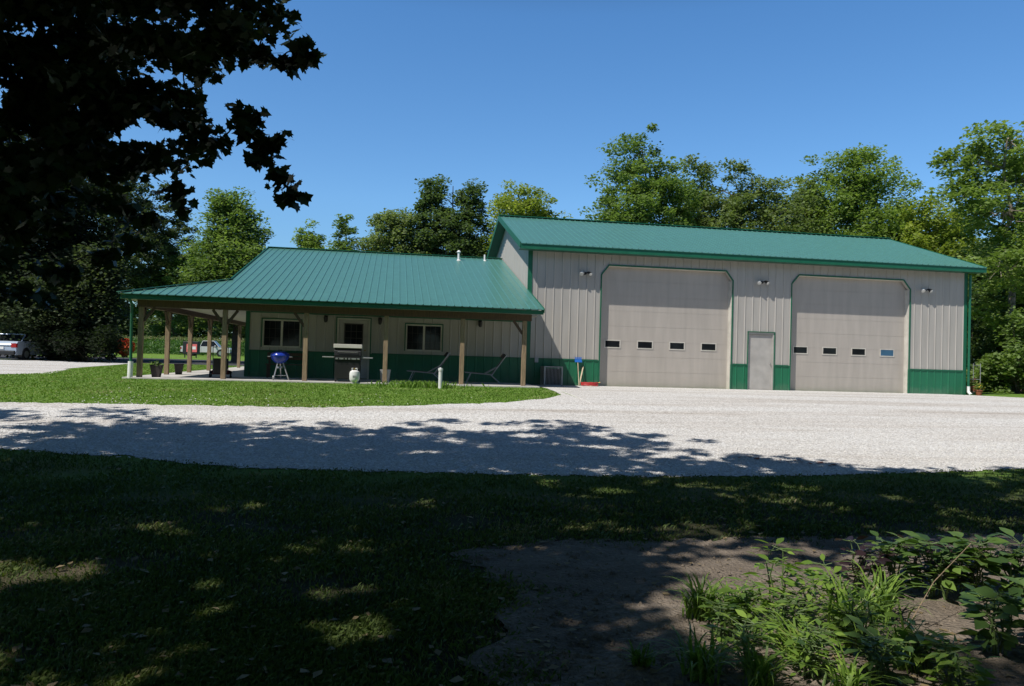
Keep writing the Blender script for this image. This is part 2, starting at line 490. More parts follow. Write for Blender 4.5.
def crown_points(rng, blobs, nclump, nleaf, cr, flat=.6, shell=.45):
    """blobs: (x, y, z, rx, rz).  Clump centres spread through each blob, leaves round the clumps."""
    vol = np.array([b[3] ** 2 * b[4] for b in blobs]) ** .7; vol /= vol.sum()
    C = []; own = []
    for bi, (b, w) in enumerate(zip(blobs, vol)):
        k = max(3, int(nclump * w))
        d = rng.normal(size=(k, 3)); d /= np.linalg.norm(d, axis=1)[:, None]
        r = shell + (1 - shell) * rng.random(k) ** .6
        r *= 1 + .12 * rng.normal(size=k)
        own += [bi] * k
        C.append(np.array(b[:3]) + d * r[:, None] * np.array([b[3], b[3], b[4]]))
    C = np.concatenate(C)
    per = max(1, nleaf // len(C))
    sz = cr * (.6 + .8 * rng.random(len(C)))
    sz *= np.array([min(1, .38 + blobs[i][3]) for i in own])
    g = rng.normal(size=(len(C) * per, 3)); g /= np.linalg.norm(g, axis=1)[:, None]
    P = np.repeat(C, per, 0) + g * (rng.random(len(g)) ** .45 * np.repeat(sz, per))[:, None] * np.array([1, 1, flat])
    fz_ = np.repeat(np.array([min(1, .38 + blobs[i][3]) for i in own]), per)
    P = P[rng.random(len(P)) < fz_ ** 2.0]
    return C, P, np.array(own)

def wobble(rng, a, b, n=5, amp=.08):
    a = np.array(a, float); b = np.array(b, float); L = np.linalg.norm(b - a)
    out = [a]
    for i in range(1, n):
        t = i / n
        out.append(a + (b - a) * t + rng.normal(size=3) * amp * L * math.sin(math.pi * t) * .5 + np.array([0, 0, .06 * L * math.sin(math.pi * t)]))
    return out + [b]

# openings in the crowns round the lawn, each along the sun's path to a spot of ground (x, y, radius)
GAPS = [(-7.15, -20.75, .30), (-6.8, -20.6, .2), (-7.4, -20.5, .2), (-6.7, -19.3, .16), (-6.5, -19.5, .08), (-5.05, -21.2, .17), (-4.85, -21.95, .18), (-5.15, -21.75, .12), (-5.6, -21.5, .10), (-5.9, -20.9, .09), (-4.7, -21.6, .08),
        (-2.5, -21.35, .26), (-2.05, -21.15, .28), (-1.7, -21.35, .30), (-1.2, -21.3, .32), (-.8, -21.0, .3), (-2.3, -21.8, .16), (-1.9, -22.0, .15), (-3.0, -21.6, .15), (-3.7, -20.1, .10), (-3.4, -20.3, .07), (-1.2, -20.3, .16), (-.4, -20.4, .2),
        (-6.0, -18.4, .1), (-4.3, -18.2, .08), (-2.0, -17.6, .14), (-.8, -17.9, .12), (.4, -17.4, .2), (1.3, -18.0, .2), (-1.9, -19.4, .13)]
def tree(name, label, cat, base, blobs, tr, leaf, nclump, nleaf, cr, mat, seed, group=None, tmpl=QUAD, bark='bark', flat=.6, shell=.45, up=.5, twigs=60, fork=.45, droop=0.0):
    rng = np.random.default_rng(seed)
    bx, by = base
    bz = float(height(bx, by))
    root = empty(name, (bx, by, bz), 0, label, cat, group)
    off = np.array([bx, by, bz])
    blobs = [(b[0], b[1], b[2] - bz, b[3], b[4]) for b in [(q[0] - bx, q[1] - by, q[2], q[3], q[4]) for q in blobs]]
    C, P, own = crown_points(rng, blobs, nclump, nleaf, cr, flat, shell)
    top = max(b[2] + b[4] * .3 for b in blobs)
    cz = min(b[2] - b[4] for b in blobs)
    ctr = np.mean([b[:2] for b in blobs], 0)
    fz = max(.6, cz * .5 + top * fork * .3)
    t = MB()
    p1 = np.array([ctr[0] * .15, ctr[1] * .15, fz])
    p2 = np.array([ctr[0] * .8, ctr[1] * .8, top])
    pts = [np.array([0, 0, -.1]), np.array([0, 0, .25])] + wobble(rng, (0, 0, .5), p1, 4, .03)[1:] + wobble(rng, p1, p2, 5, .10)[1:]
    n = len(pts)
    rad = [tr * 1.5, tr * 1.15] + [tr * (1 - .85 * (i / (n - 3)) ** .9) for i in range(n - 2)]
    t.tube(pts, rad, 9)
    trunk_pts = pts; 
    t.build('trunk', M[bark], root, smooth=True)
    br = MB()
    axis = np.array([ctr[0] * .4, ctr[1] * .4, fz])
    order = sorted(range(len(blobs)), key=lambda i: np.linalg.norm(np.array(blobs[i][:3]) - axis) - blobs[i][3] * .8)
    nodes = [(np.array(p), tr * .5) for p in trunk_pts[3:]]
    for bi in order:
        b = blobs[bi]; c = np.array(b[:3])
        k = min(range(len(nodes)), key=lambda i: np.linalg.norm(nodes[i][0] - c) + (.6 if nodes[i][0][2] > c[2] + .5 else 0))
        st_, r0_ = nodes[k]
        lr = max(.008, min(r0_ * .8, tr * min(.45, .06 + .13 * b[3])))
        Lm = wobble(rng, st_, c, 5, .10)
        br.tube(Lm, [lr * (1 - .55 * i / 5) for i in range(6)], 7)
        nodes += [(np.array(Lm[3]), lr * .6), (c, lr * .45)]
        idx = np.flatnonzero(own == bi)
        for i in rng.choice(idx, size=min(len(idx), max(3, int(twigs * (len(idx) / len(C))))), replace=False):
            q = Lm[2 + rng.integers(0, 4)] if np.linalg.norm(Lm[0] - Lm[-1]) < 2.5 * b[3] else Lm[-1]
            w = wobble(rng, q, C[i], 3, .15)
            br.tube(w, [lr * .32, lr * .22, lr * .14, lr * .06], 5)
    br.build('limbs', M[bark], root, smooth=True)
    if name in ('maple_tree', 'shade_tree'):
        W = P + off; q = W[:, :2] - np.array([sd.x, sd.y]) / sd.z * (W[:, 2:3] + .58)
        keep = np.ones(len(P), bool)
        for gx, gy, gr in GAPS:
            dq = q - np.array([gx, gy]); an = np.arctan2(dq[:, 1], dq[:, 0])
            keep &= np.hypot(dq[:, 0], dq[:, 1]) > (gr + leaf * .42) * (1 + .25 * np.sin(3 * an + gx * 5) + .15 * np.sin(7 * an + gy * 9)) 
        P = P[keep]
    np_mesh('crown', leaf_array(rng, P, leaf, tmpl, up, droop), len(tmpl), M[mat], root)
    return root

# ------------------------------------------------------------------ ground, drive, beds
def grid_sheet(name, xs, ys, mat, zoff=0.0, zf=None, kind='structure'):
    xs = np.asarray(xs, float); ys = np.asarray(ys, float)
    V = []; Fc = []
    for y in ys:
        for x in xs: V.append((x, y, float(height(x, y)) + zoff + (zf(x, y) if zf else 0)))
    n = len(xs)
    for j in range(len(ys) - 1):
        for i in range(n - 1): Fc.append((j * n + i, j * n + i + 1, (j + 1) * n + i + 1, (j + 1) * n + i))
    me = bpy.data.meshes.new(name); me.from_pydata(V, [], Fc); me.materials.append(mat)
    me.polygons.foreach_set('use_smooth', [True] * len(me.polygons))
    o = bpy.data.objects.new(name, me); COL.objects.link(o)
    return tag(o, kind=kind)

def strip_sheet(name, sts, mat, zoff, nv=24, kind='structure', amp=.05, seed=1):
    """sts: stations (x, y_near, y_far) ; sheet between the two ragged edges, following the ground"""
    rng = random.Random(seed)
    st = []
    for (x0, a0, b0), (x1, a1, b1) in zip(sts[:-1], sts[1:]):
        k = max(1, int(abs(x1 - x0) / .12)) if amp else 1
        for i in range(k):
            t = i / k; tt = t * t * (3 - 2 * t)
            st.append((x0 + (x1 - x0) * t, a0 + (a1 - a0) * tt + rng.gauss(0, amp), b0 + (b1 - b0) * tt + rng.gauss(0, amp)))
    st.append(sts[-1])
    V = []; Fc = []
    for x, a, b in st:
        for j in range(nv + 1):
            y = a + (b - a) * j / nv
            V.append((x, y, float(height(x, y)) + zoff))
    n = nv + 1
    for i in range(len(st) - 1):
        for j in range(nv): Fc.append((i * n + j, (i + 1) * n + j, (i + 1) * n + j + 1, i * n + j + 1))
    me = bpy.data.meshes.new(name); me.from_pydata(V, [], Fc); me.materials.append(mat)
    o = bpy.data.objects.new(name, me); COL.objects.link(o)
    return tag(o, kind=kind)

xs = np.r_[-900, -300, -120, np.arange(-60, 60.1, 2), 120, 300, 900]
ys = np.r_[-300, -100, -60, np.arange(-40, 2.1, .5), np.arange(4, 60, 4), 100, 300, 900]
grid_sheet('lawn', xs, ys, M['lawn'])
# gravel drive: near edge and far edge (the far edge follows the lawn, then runs to the shed)
strip_sheet('gravel_drive', [(-70, -14.2, -11.0), (-40, -14.2, -10.6), (-16, -14.3, -10.2), (-12.4, -14.3, -9.93), (-10.1, -14.72, -9.82), (-8.6, -15.13, -9.86), (-6.5, -16.0, -9.89),
                             (-4.5, -16.25, -9.35), (-3.1, -16.43, -8.8), (-2.15, -16.5, -8.44), (-.9, -16.54, -7.5), (-.15, -16.52, -6.3),
                             (.1, -16.5, -3.4), (.2, -16.5, .06), (.97, -16.42, .06), (2.73, -16.14, .06), (5.1, -15.8, .06), (9, -15.2, .06), (14, -14.8, .06),
                             (16.4, -14.6, .06), (17.3, -14.5, -.4), (18.5, -14.4, -1.75), (24, -14.2, -4.0), (45, -13, -6.5), (70, -12, -7)], M['gravel'], .012, amp=.045, seed=3)
strip_sheet('gravel_lot', [(-60, 2.0, 21.5), (-40, -2.5, 20.5), (-24.5, -3.0, 19.5), (-15.9, -3.0, 19.4), (-15.7, -2.6, 19.3)][:3] +
            [(-19.2, -2.9, 19.3), (-17.0, -2.8, 4.8), (-16.2, -1.2, 2.2), (-15.6, -.6, .4)], M['gravel'], .008, amp=.06, seed=4)
strip_sheet('shade_dark_lane', [(-60, 22, 38), (-30, 22, 38), (-21.5, 20, 38), (-14, 19, 37), (-5, 22, 36), (20, 24, 36)], M['lane'], .004, amp=0, nv=6)  # dark strip stands for tree shade lying on the lane
# garden dirt bed in the foreground
def dirt_bed():
    rg = random.Random(8); V = []; Fc = []; nr, nc = 150, 110
    for i in range(nr + 1):
        t = i / nr
        for j in range(nc + 1):
            q = (j / nc) ** 1.6
            y0 = -28 + t * 8.1
            xl = -4.1 + .16 * math.sin(y0 * 2.3) + .07 * math.sin(y0 * 9.1) + .7 * max(0, (t - .955) / .045) ** 2
            x = xl + (12 - xl) * q
            yt = -19.87 + .05 * math.sin(x * 3.7) + .04 * math.sin(x * 11) + .03 * max(x, -4)
            y = -28 + t * (yt + 28)
            if j == 0: x += rg.gauss(0, .05)
            if i == nr: y += rg.gauss(0, .04)
            V.append((x, y, float(height(x, y)) + .015 + (.012 * math.sin(x * 7 + 2 * math.sin(y * 5)) * math.sin(y * 8) if 0 < j < nc and i < nr else -.006)))
    n = nc + 1
    for i in range(nr):
        for j in range(nc): Fc.append((i * n + j, i * n + j + 1, (i + 1) * n + j + 1, (i + 1) * n + j))
    me = bpy.data.meshes.new('garden_dirt'); me.from_pydata(V, [], Fc); me.materials.append(M['dirt'])
    me.polygons.foreach_set('use_smooth', [True] * len(me.polygons))
    o = bpy.data.objects.new('garden_dirt', me); COL.objects.link(o); tag(o, kind='structure')
dirt_bed()

# ------------------------------------------------------------------ walls with ribs
def ribbed_rect(mb, x0, x1, z0, z1, y=0.0, thick=.14, pitch=.305):
    """front-facing (-y) sheet of wall with vertical ribs"""
    mb.box(x0, x1, y, y + thick, z0, z1)
    k = math.ceil((x0 + .03) / pitch)
    while k * pitch < x1 - .03:
        mb.rib((k * pitch, y, z0 + .002), (k * pitch, y, z1 - .002), (0, -1, 0)); k += 1

def wall_front(root, X0, X1, top, openings, wz=.94, y=0.0, bottom=0.0):
    """openings: (x0, x1, z0, z1, chamfer)"""
    tan = MB(); grn = MB(); last = None
    cuts = sorted(set([X0, X1] + [v for o in openings for v in (o[0], o[1])]))
    for a, b in zip(cuts[:-1], cuts[1:]):
        ivs = [(bottom, top)]
        for o in openings:
            if o[0] <= a + 1e-6 and o[1] >= b - 1e-6:
                nv = []
                for u, v in ivs:
                    if o[2] > u: nv.append((u, min(v, o[2])))
                    if o[3] < v: nv.append((max(u, o[3]), v))
                ivs = nv
        for u, v in ivs:
            if u < wz:
                if last is None or abs(last - a) > 1e-6:
                    if grn.v: grn.build('wainscot', M['green'], root)
                    grn = MB()
                ribbed_rect(grn, a, b, u, min(v, wz), y); last = b
            if v > wz: ribbed_rect(tan, a, b, max(u, wz), v, y)
    for o in openings:
        if o[4]:
            cx, cz = o[4]
            for sx, d in ((o[0], 1), (o[1], -1)):
                p = [(sx, y, o[3]), (sx + d * cx, y, o[3]), (sx, y, o[3] - cz)]
                i = len(tan.v)
                tan.v += p + [(q[0], q[1] + .14, q[2]) for q in p]
                tan.f += [(i, i + 1, i + 2), (i + 5, i + 4, i + 3), (i, i + 3, i + 4, i + 1), (i + 1, i + 4, i + 5, i + 2), (i + 2, i + 5, i + 3, i)]
    tan.build('wall', M['tan'], root)
    grn.build('wainscot', M['green'], root)

# ------------------------------------------------------------------ the tall shed
L = 17.49; D = 10.68; ZE = 4.98; OH = .50; RZ = 6.97
shed = empty('workshop', (0, 0, 0), 0, 'tall tan steel workshop with green roof, green wainscot and two big overhead doors', 'building')
D1 = (2.68, 7.70, 0, 4.38, (.26, .34))
D2 = (10.10, 15.02, 0, 4.37, (.28, .34))
MD = (8.38, 9.42, 0, 2.16, None)
wall_front(shed, 0.001, L, 4.80, [D1, D2, MD])
w = MB()   # rear and side walls, gables
w.box(0, .14, .142, D, 0, 4.80); w.box(L - .14, L, .142, D, 0, 4.80); w.box(.142, L - .142, D - .14, D, 0, 4.80)
sl_s = (RZ - ZE) / (D / 2 + OH)
for x0, x1 in ((0, .14), (L - .14, L)):
    zb = 4.802
    zt = RZ - .09
    ze_ = RZ - .09 - sl_s * D / 2
    a = [(x0, 0, zb), (x0, D, zb), (x0, D, max(zb, ze_)), (x0, D / 2, zt), (x0, 0, max(zb, ze_))]
    b = [(x1, *q[1:]) for q in a]
    i = len(w.v); w.v += a + b
    w.f += [tuple(range(i, i + 5)), tuple(range(i + 9, i + 4, -1))] + [(i + k, i + (k + 1) % 5, i + 5 + (k + 1) % 5, i + 5 + k) for k in range(5)]
for k in range(1, 35):   # ribs on the visible side gable
    y = k * .305
    zt = RZ - .10 - sl_s * abs(y - D / 2)
    w.rib((-.0, y, .02), (-.0, y, zt), (-1, 0, 0))
    w.rib((L, y, .02), (L, y, zt), (1, 0, 0))
w.build('side_wall', M['tan'], shed)
# wainscot band of the right side
g_ = MB(); g_.box(L + .02, L + .026, .05, D, 0, .94); g_.build('side_wainscot', M['green'], shed)

def gable_roof(root, x0, x1, ye, yr, ze, zr, th=.022, pitch=.24, both=True, fascia=.17, name='roof'):
    r = MB()
    s = (zr - ze) / (yr - ye)
    for side in ((1, -1) if both else (1,)):
        yy = lambda y: y if side == 1 else 2 * yr - y
        e2 = ye - .06; z2 = ze - .06 * s
        r.hexa([(x0, yy(e2), z2), (x1, yy(e2), z2), (x1, yy(yr), zr), (x0, yy(yr), zr)], [(x0, yy(e2), z2 - th), (x1, yy(e2), z2 - th), (x1, yy(yr), zr - th), (x0, yy(yr), zr - th)])
        nrm = Vector((0, -side * s, 1))
        k = math.ceil((x0 + .02) / pitch)
        while k * pitch < x1 - .02:
            r.rib((k * pitch, yy(ye - .065), ze - .065 * s), (k * pitch, yy(yr), zr), nrm, .05, .02); k += 1
    return r.build(name, M['roof'], root)

RK = .41
gable_roof(shed, -RK, L + RK, -OH, D / 2, ZE, RZ)
t = MB()
for sy in (-1, 1):   # fascia (front, back), rake boards
    y = -OH if sy == -1 else D + OH
    t.box(-RK - .01, L + RK + .01, min(y, y + sy * .03), max(y, y + sy * .03), ZE - .21, ZE - .012)
for x in (-RK, L + RK):
    dx = -.015 if x < 0 else .015
    for y0 in (-OH, D + OH):
        a = Vector((x + dx, y0, ZE - .085)); b = Vector((x + dx, D / 2, RZ - .085))
        t.bar(a, b, .03, .20)
t.bar((-RK - .02, D / 2, RZ + .02), (L + RK + .02, D / 2, RZ + .02), .34, .03)
t.build('fascia', M['trim'], shed)
sf = MB()
sf.box(-RK + .0, L + RK, -OH + .002, -.025, ZE - .20, ZE - .18)
sf.build('soffit', M['darksoffit'], shed); sf = MB()
sf.box(-RK + .0, L + RK, D + .025, D + OH - .002, ZE - .20, ZE - .18)
sf.build('soffit', M['darksoffit'], shed)
for xa, xb in ((-RK + .02, -.03), (L + .03, L + RK - .02)):
    rk = MB()
    for y0, y1 in ((-OH + .02, D / 2), (D + OH - .02, D / 2)):
        za, zb = ZE - .155, RZ - .155
        rk.hexa([(xa, y0, za), (xb, y0, za), (xb, y1, zb), (xa, y1, zb)], [(xa, y0, za + .02), (xb, y0, za + .02), (xb, y1, zb + .02), (xa, y1, zb + .02)])
    rk.build('rake_soffit', M['darksoffit'], shed)
# trims: corners, eave line, wainscot cap, door surrounds
t = MB()
t.box(-.035, .11, -.03, -.022, 0, 4.79); t.box(-.038, -.030, -.03, .10, 0, 4.79)
t.box(L - .11, L + .035, -.03, -.022, 0, 4.79); t.box(L + .030, L + .038, -.03, .10, 0, 4.79)
def door_trim(t, o, wdt=.045):
    x0, x1, z0, z1, ch = o
    yq = -.034
    if ch:
        cx, cz = ch
        P = [(x0, z0), (x0, z1 - cz), (x0 + cx, z1), (x1 - cx, z1), (x1, z1 - cz), (x1, z0)]
    else: P = [(x0, z0), (x0, z1), (x1, z1), (x1, z0)]
    c = ((x0 + x1) / 2, (z0 + z1) / 2)
    O = []
    for i, (x, z) in enumerate(P):
        ex = -wdt if x < c[0] else wdt
        if ch and 0 < i < 5:
            ez = wdt if i in (2, 3) else wdt * .45
            if i in (2, 3): ex *= .45
        else: ez = wdt if 0 < i < len(P) - 1 else 0
        O.append((x + ex, z + ez))
    for i in range(len(P) - 1):
        a, b, c1, d = P[i], P[i + 1], O[i + 1], O[i]
        t.hexa([(a[0], yq, a[1]), (b[0], yq, b[1]), (c1[0], yq, c1[1]), (d[0], yq, d[1])], [(a[0], yq + .03, a[1]), (b[0], yq + .03, b[1]), (c1[0], yq + .03, c1[1]), (d[0], yq + .03, d[1])])
for o in (D1, D2): door_trim(t, o)
door_trim(t, MD, .03)
cap = [0.115, D1[0] - .08, D1[1] + .08, MD[0] - .05, MD[1] + .05, D2[0] - .08, D2[1] + .08, L - .115]
for a, b in zip(cap[::2], cap[1::2]): t.box(a, b, -.032, -.0215, .925, .965)
t.build('trim', M['trim'], shed)
# overhead doors, set 20 cm back
def overhead(o, root, blue=False):
    x0, x1, z0, z1, ch = o
    y = .20
    d = MB()
    n = 8; hgt = (z1 + .05) / n
    for i in range(n):
        za = i * hgt + .003; zb = (i + 1) * hgt - .003
        d.box(x0 - .02, x1 + .02, y, y + .05, za, zb)
    d.box(x0 - .02, x1 + .02, y + .006, y + .06, 0.0, z1 + .04)
    do = d.build('overhead_door', M['gdoor'], root)
    j = MB()   # jamb lining
    j.box(x0 + .0, x0 + .015, .02, y - .004, 0, z1 - ch[1]); j.box(x1 - .015, x1, .02, y - .004, 0, z1 - ch[1])
    j.box(x0 + ch[0], x1 - ch[0], .02, y - .004, z1 - .015, z1)
    j.box(x0 + .016, x0 + .05, y - .03, y - .004, 0, z1 - ch[1]); j.box(x1 - .05, x1 - .016, y - .03, y - .004, 0, z1 - ch[1]); 
    j.build('jamb', M['beige'], do)
    wd = x1 - x0
    for i in range(4):
        cx = x0 + wd * (.097 + .2465 * i) + .03
        fr = MB(); gx = .27; z0_, z1_ = 1.44, 1.67
        fr.box(cx - gx - .04, cx + gx + .04, y - .016, y - .006, z1_, z1_ + .04); fr.box(cx - gx - .04, cx + gx + .04, y - .016, y - .006, z0_ - .04, z0_)
        fr.box(cx - gx - .04, cx - gx, y - .016, y - .006, z0_, z1_); fr.box(cx + gx, cx + gx + .04, y - .016, y - .006, z0_, z1_)
        f = fr.build('window', M['beige'], do)
        pn = MB(); pn.box(cx - gx, cx + gx, y - .010, y - .005, z0_, z1_); pn.build('pane', M['blueglass'] if blue and i == 3 else M['glass'], do)
overhead(D1, shed); overhead(D2, shed, True)
d = MB(); x0, x1 = MD[0], MD[1]
d.box(x0 + .05, x1 - .05, .05, .09, .03, 2.08)
mdo = d.build('walk_door', M['mdoor'], shed, bevel=.004)
f = MB(); f.box(x0, x0 + .048, .0, .12, 0, 2.16); f.box(x1 - .048, x1, .0, .12, 0, 2.16); f.box(x0 + .05, x1 - .05, .0, .12, 2.085, 2.16); f.box(x0, x1, .0, .12, -.01, .025)
f.build('frame', M['mdoor'], mdo)
k = MB(); k.tube([(x1 - .12, .05, 1.0), (x1 - .12, .0, 1.0)], [.02, .028], 10); k.build('handle', M['steel'], mdo)
def flood(root, x, z):
    a = MB(); a.box(x - .05, x + .05, -.055, -.022, z - .05, z + .05)
    o = a.build('floodlight', M['black'], root, bevel=.01)
    for s in (-1, 1):
        h = MB(); h.tube([(x + s * .04, -.06, z), (x + s * .10, -.12, z + .03), (x + s * .15, -.16, z), (x + s * .17, -.22, z - .05)], [.02, .035, .06, .075], 12)
        h.build('lamp_head', M['lamp'] if s * x < 9 and s < 0 else M['black'], o, smooth=True)
        g = MB(); g.tube([(x + s * .17, -.221, z - .051), (x + s * .173, -.228, z - .058)], [.068, .06], 12); g.build('lens', M['lamp'], o)
    return o
for x, z in ((2.03, 4.06), (8.84, 4.04), (15.62, 4.03)): flood(shed, x, z)
m_ = MB(); m_.box(.27, .41, -.06, -.0, .80, .98); mo = m_.build('utility_box', M['alu'], shed, bevel=.008)
dn = MB(); dn.tube([(L + .09, -.09, 4.7), (L + .09, -.09, .32)], .045, 8); ds = dn.build('downspout', M['trim'], shed, smooth=True)
dn = MB(); dn.tube([(L + .09, -.10, .34), (L + .09, -.10, .12), (L + .10, -.22, .02)], .06, 10); dn.build('drain_boot', M['white'], ds, smooth=True)

# ------------------------------------------------------------------ the low house with the wrap-around porch
HX = -9.58; YR = 6.64; EY = -3.06; EX = -12.61; EZ = 2.50; HR = 5.30
S = (HR - EZ) / (YR - EY)
RX = -10.02     # rake line of the main roof
XE = -.045
house = empty('porch_house', (HX, 0, 0), 0, 'low tan house with green metal roof and wrap-around porch on timber posts', 'building')
def hp(o):   # children are modelled in world coordinates
    o.location = (-HX, 0, 0); return o
wins = [(-9.07, -7.81, 1.07, 2.01), (-4.29, -3.03, 1.08, 2.01)]
hdoor = (-6.62, -5.50, .06, 2.14)
class HouseRoot: pass
_before = set(bpy.data.objects)
wall_front(house, HX, -.002, 2.42, [(*v, None) for v in wins] + [(hdoor[0], hdoor[1], .0, hdoor[3], None)], wz=.94)
sw = MB(); sw.box(HX, HX + .14, .142, 2 * YR, 0, 2.42); sw.box(HX + .142, -.002, 2 * YR - .14, 2 * YR, 0, 2.42)
zt = HR - .09; zb = 2.422
sw.hexa([(HX, 0.0, zb), (HX, 2 * YR, zb), (HX, YR + .1, zt), (HX, YR - .1, zt)], [(HX + .14, 0.0, zb), (HX + .14, 2 * YR, zb), (HX + .14, YR + .1, zt), (HX + .14, YR - .1, zt)])
sw.box(HX + .15, -.05, .03, .07, 2.425, 3.30)
zr_ = lambda y: 5.30 - .2887 * abs(y - YR) - .10
sw.hexa([(-.09, 10.70, 0), (-.05, 10.70, 0), (-.05, 13.27, 0), (-.09, 13.27, 0)], [(-.09, 10.70, zr_(10.7)), (-.05, 10.70, zr_(10.7)), (-.05, 13.27, zr_(13.27)), (-.09, 13.27, zr_(13.27))])
for k in range(1, 43): sw.rib((HX, k * .305, .02), (HX, k * .305, 2.40), (-1, 0, 0))
sw.build('side_wall', M['tan'], house)
t = MB(); t.box(HX - .03, HX + .10, -.031, -.022, 0, 2.29); t.box(HX - .034, HX - .026, -.031, .1, 0, 2.29)
t.box(HX + .11, hdoor[0] - .07, -.032, -.0215, .925, .965); t.box(hdoor[1] + .07, -.04, -.032, -.0215, .925, .965)
for v in wins: door_trim(t, (v[0], v[1], v[2], v[3], None), .035)
door_trim(t, (hdoor[0], hdoor[1], 0, hdoor[3], None), .035)
t.box(HX + .11, -.05, -.032, -.0215, 2.22, 2.28)
t.build('trim', M['trim'], house)
for v in wins:
    x0, x1, z0, z1 = v
    f = MB(); y = -.01; y2 = .05
    for a in ((x0, x1, z0, z0 + .05), (x0, x1, z1 - .05, z1), (x0, x0 + .05, z0 + .051, z1 - .051), (x1 - .05, x1, z0 + .051, z1 - .051), ((x0 + x1) / 2 - .035, (x0 + x1) / 2 + .035, z0 + .051, z1 - .051)):
        f.box(a[0], a[1], y, y2, a[2], a[3])
    win = f.build('window', M['beige'], house)
    g = MB(); g.box(x0 + .051, x1 - .051, .042, .048, z0 + .051, z1 - .051); g.build('pane', M['glass'], win)
    mu = MB(); wd = (x1 - x0) / 2
    for c in (x0 + .05 + (wd - .085) * t_ + q * (wd - .015) for q in (0, 1) for t_ in (1 / 3, 2 / 3)): mu.box(c - .006, c + .006, .030, .040, z0 + .052, z1 - .052)
    for q in (1 / 3, 2 / 3): mu.box(x0 + .052, x1 - .052, .026, .029, z0 + (z1 - z0) * q - .006, z0 + (z1 - z0) * q + .006)
    mu.build('muntins', M['planter'], win)
x0, x1, z0, z1 = hdoor
d = MB(); d.box(x0 + .07, x1 - .07, .05, .09, .08, 2.08); dr = d.build('front_door', M['mdoor'], house, bevel=.004)
f = MB(); f.box(x0, x0 + .065, -.01, .12, .06, z1); f.box(x1 - .065, x1, -.01, .12, .06, z1); f.box(x0 + .067, x1 - .067, -.01, .12, 2.085, z1); f.build('frame', M['beige'], dr)
g = MB(); g.box(-6.34, -5.78, .038, .046, 1.23, 1.92); g.build('pane', M['glass'], dr)
mu = MB()
for c in (-6.15, -5.97): mu.box(c - .01, c + .01, .030, .037, 1.23, 1.92)
for c in (1.46, 1.69): mu.box(-6.34, -5.78, .024, .029, c - .01, c + .01)
for a in ((-6.38, -6.34, 1.19, 1.96), (-5.78, -5.74, 1.19, 1.96), (-6.34, -5.78, 1.19, 1.23), (-6.34, -5.78, 1.92, 1.96)): mu.box(a[0], a[1], .030, .049, a[2], a[3])
mu.build('muntins', M['planter'], dr)
k = MB(); k.tube([(-5.66, .05, 1.05), (-5.66, -.01, 1.05)], [.022, .03], 10); k.build('handle', M['brass'], dr)
for x, z in ((-7.0, 2.10), (-5.18, 2.09), (-1.71, 2.12)):
    a = MB(); a.box(x - .06, x + .06, -.045, -.02, z - .08, z + .10); a.tube([(x, -.03, z + .08), (x, -.10, z + .12), (x, -.13, z + .08)], .012, 6)
    lo = a.build('porch_lantern', M['black'], house)
    b = MB(); b.lathe([(.03, .07), (.075, .03), (.07, .02), (.05, -.12), (.02, -.14)], (x, -.13, z), 10); b.build('lantern_body', M['black'], lo)
# slab
s_ = MB(); s_.box(-12.50, -.06, -2.82, -.001, -.2, .055); s_.box(-12.50, HX, 0, 15.9, -.2, .055); s_.build('porch_slab', M['concrete'], house, bevel=.01)
# roof
r = MB(); th = .02
zf = lambda y: EZ + S * (y - EY)
def slab_poly(r, pts):
    n = len(pts); i = len(r.v); r.v += pts + [(p[0], p[1], p[2] - th) for p in pts]
    r.f += [tuple(range(i, i + n)), tuple(range(i + 2 * n - 1, i + n - 1, -1))] + [(i + k, i + (k + 1) % n, i + n + (k + 1) % n, i + n + k) for k in range(n)]
hy = EY + (RX - EX)
for side in (1, -1):
    yy = (lambda y: y) if side == 1 else (lambda y: 2 * YR - y)
    slab_poly(r, [(EX, yy(EY), EZ), (XE, yy(EY), EZ), (XE, yy(YR), HR), (RX, yy(YR), HR), (RX, yy(hy), zf(hy))])
    k = math.ceil((EX + .05) / .24)
    while k * .24 < XE - .03:
        x = k * .24
        yt = YR if x > RX else EY + (x - EX)
        r.rib((x, yy(EY - .015), zf(EY - .015)), (x, yy(yt), zf(yt)), (0, -S * side, 1), .05, .02); k += 1
slab_poly(r, [(EX, EY, EZ), (RX, hy, zf(hy)), (RX, 2 * YR - hy, zf(hy)), (EX, 2 * YR - EY, EZ)])
k = math.ceil((EY + .1) / .24)
while k * .24 < 2 * YR - EY - .1:
    y = k * .24
    xt = min(RX, EX + (y - EY), EX + (2 * YR - EY - y))
    r.rib((EX - .015, y, EZ - .015 * S), (xt, y, EZ + S * (xt - EX)), (-S, 0, 1), .05, .02); k += 1
roof = r.build('roof', M['roof'], house)
t = MB()
t.bar((RX - .01, YR, HR + .02), (XE, YR, HR + .02), .32, .025)
t.bar((EX, EY, EZ + .03), (RX, hy, zf(hy) + .03), .20, .02)
t.bar((RX - .012, hy, zf(hy) - .03), (RX - .012, YR, HR - .03), .03, .16)
t.bar((RX - .012, 2 * YR - hy, zf(hy) - .03), (RX - .012, YR, HR - .03), .03, .16)
t.box(EX + .075, XE, EY + .075, EY + .10, EZ - .16, EZ - .035)
t.box(EX + .03, EX + .055, EY + .101, 2 * YR - EY, EZ - .16, EZ - .035)
t.bar((XE + .012, EY, EZ - .05), (XE + .012, -.06, zf(-.06) - .05), .022, .15)
t.build('fascia', M['trim'], roof)
c = MB()
c.box(EX + .06, XE - .01, EY + .105, -2.66, EZ - .15, EZ - .13)
c.box(EX + .06, -12.22, -2.65, 2 * YR + 2.9, EZ - .15, EZ - .13)
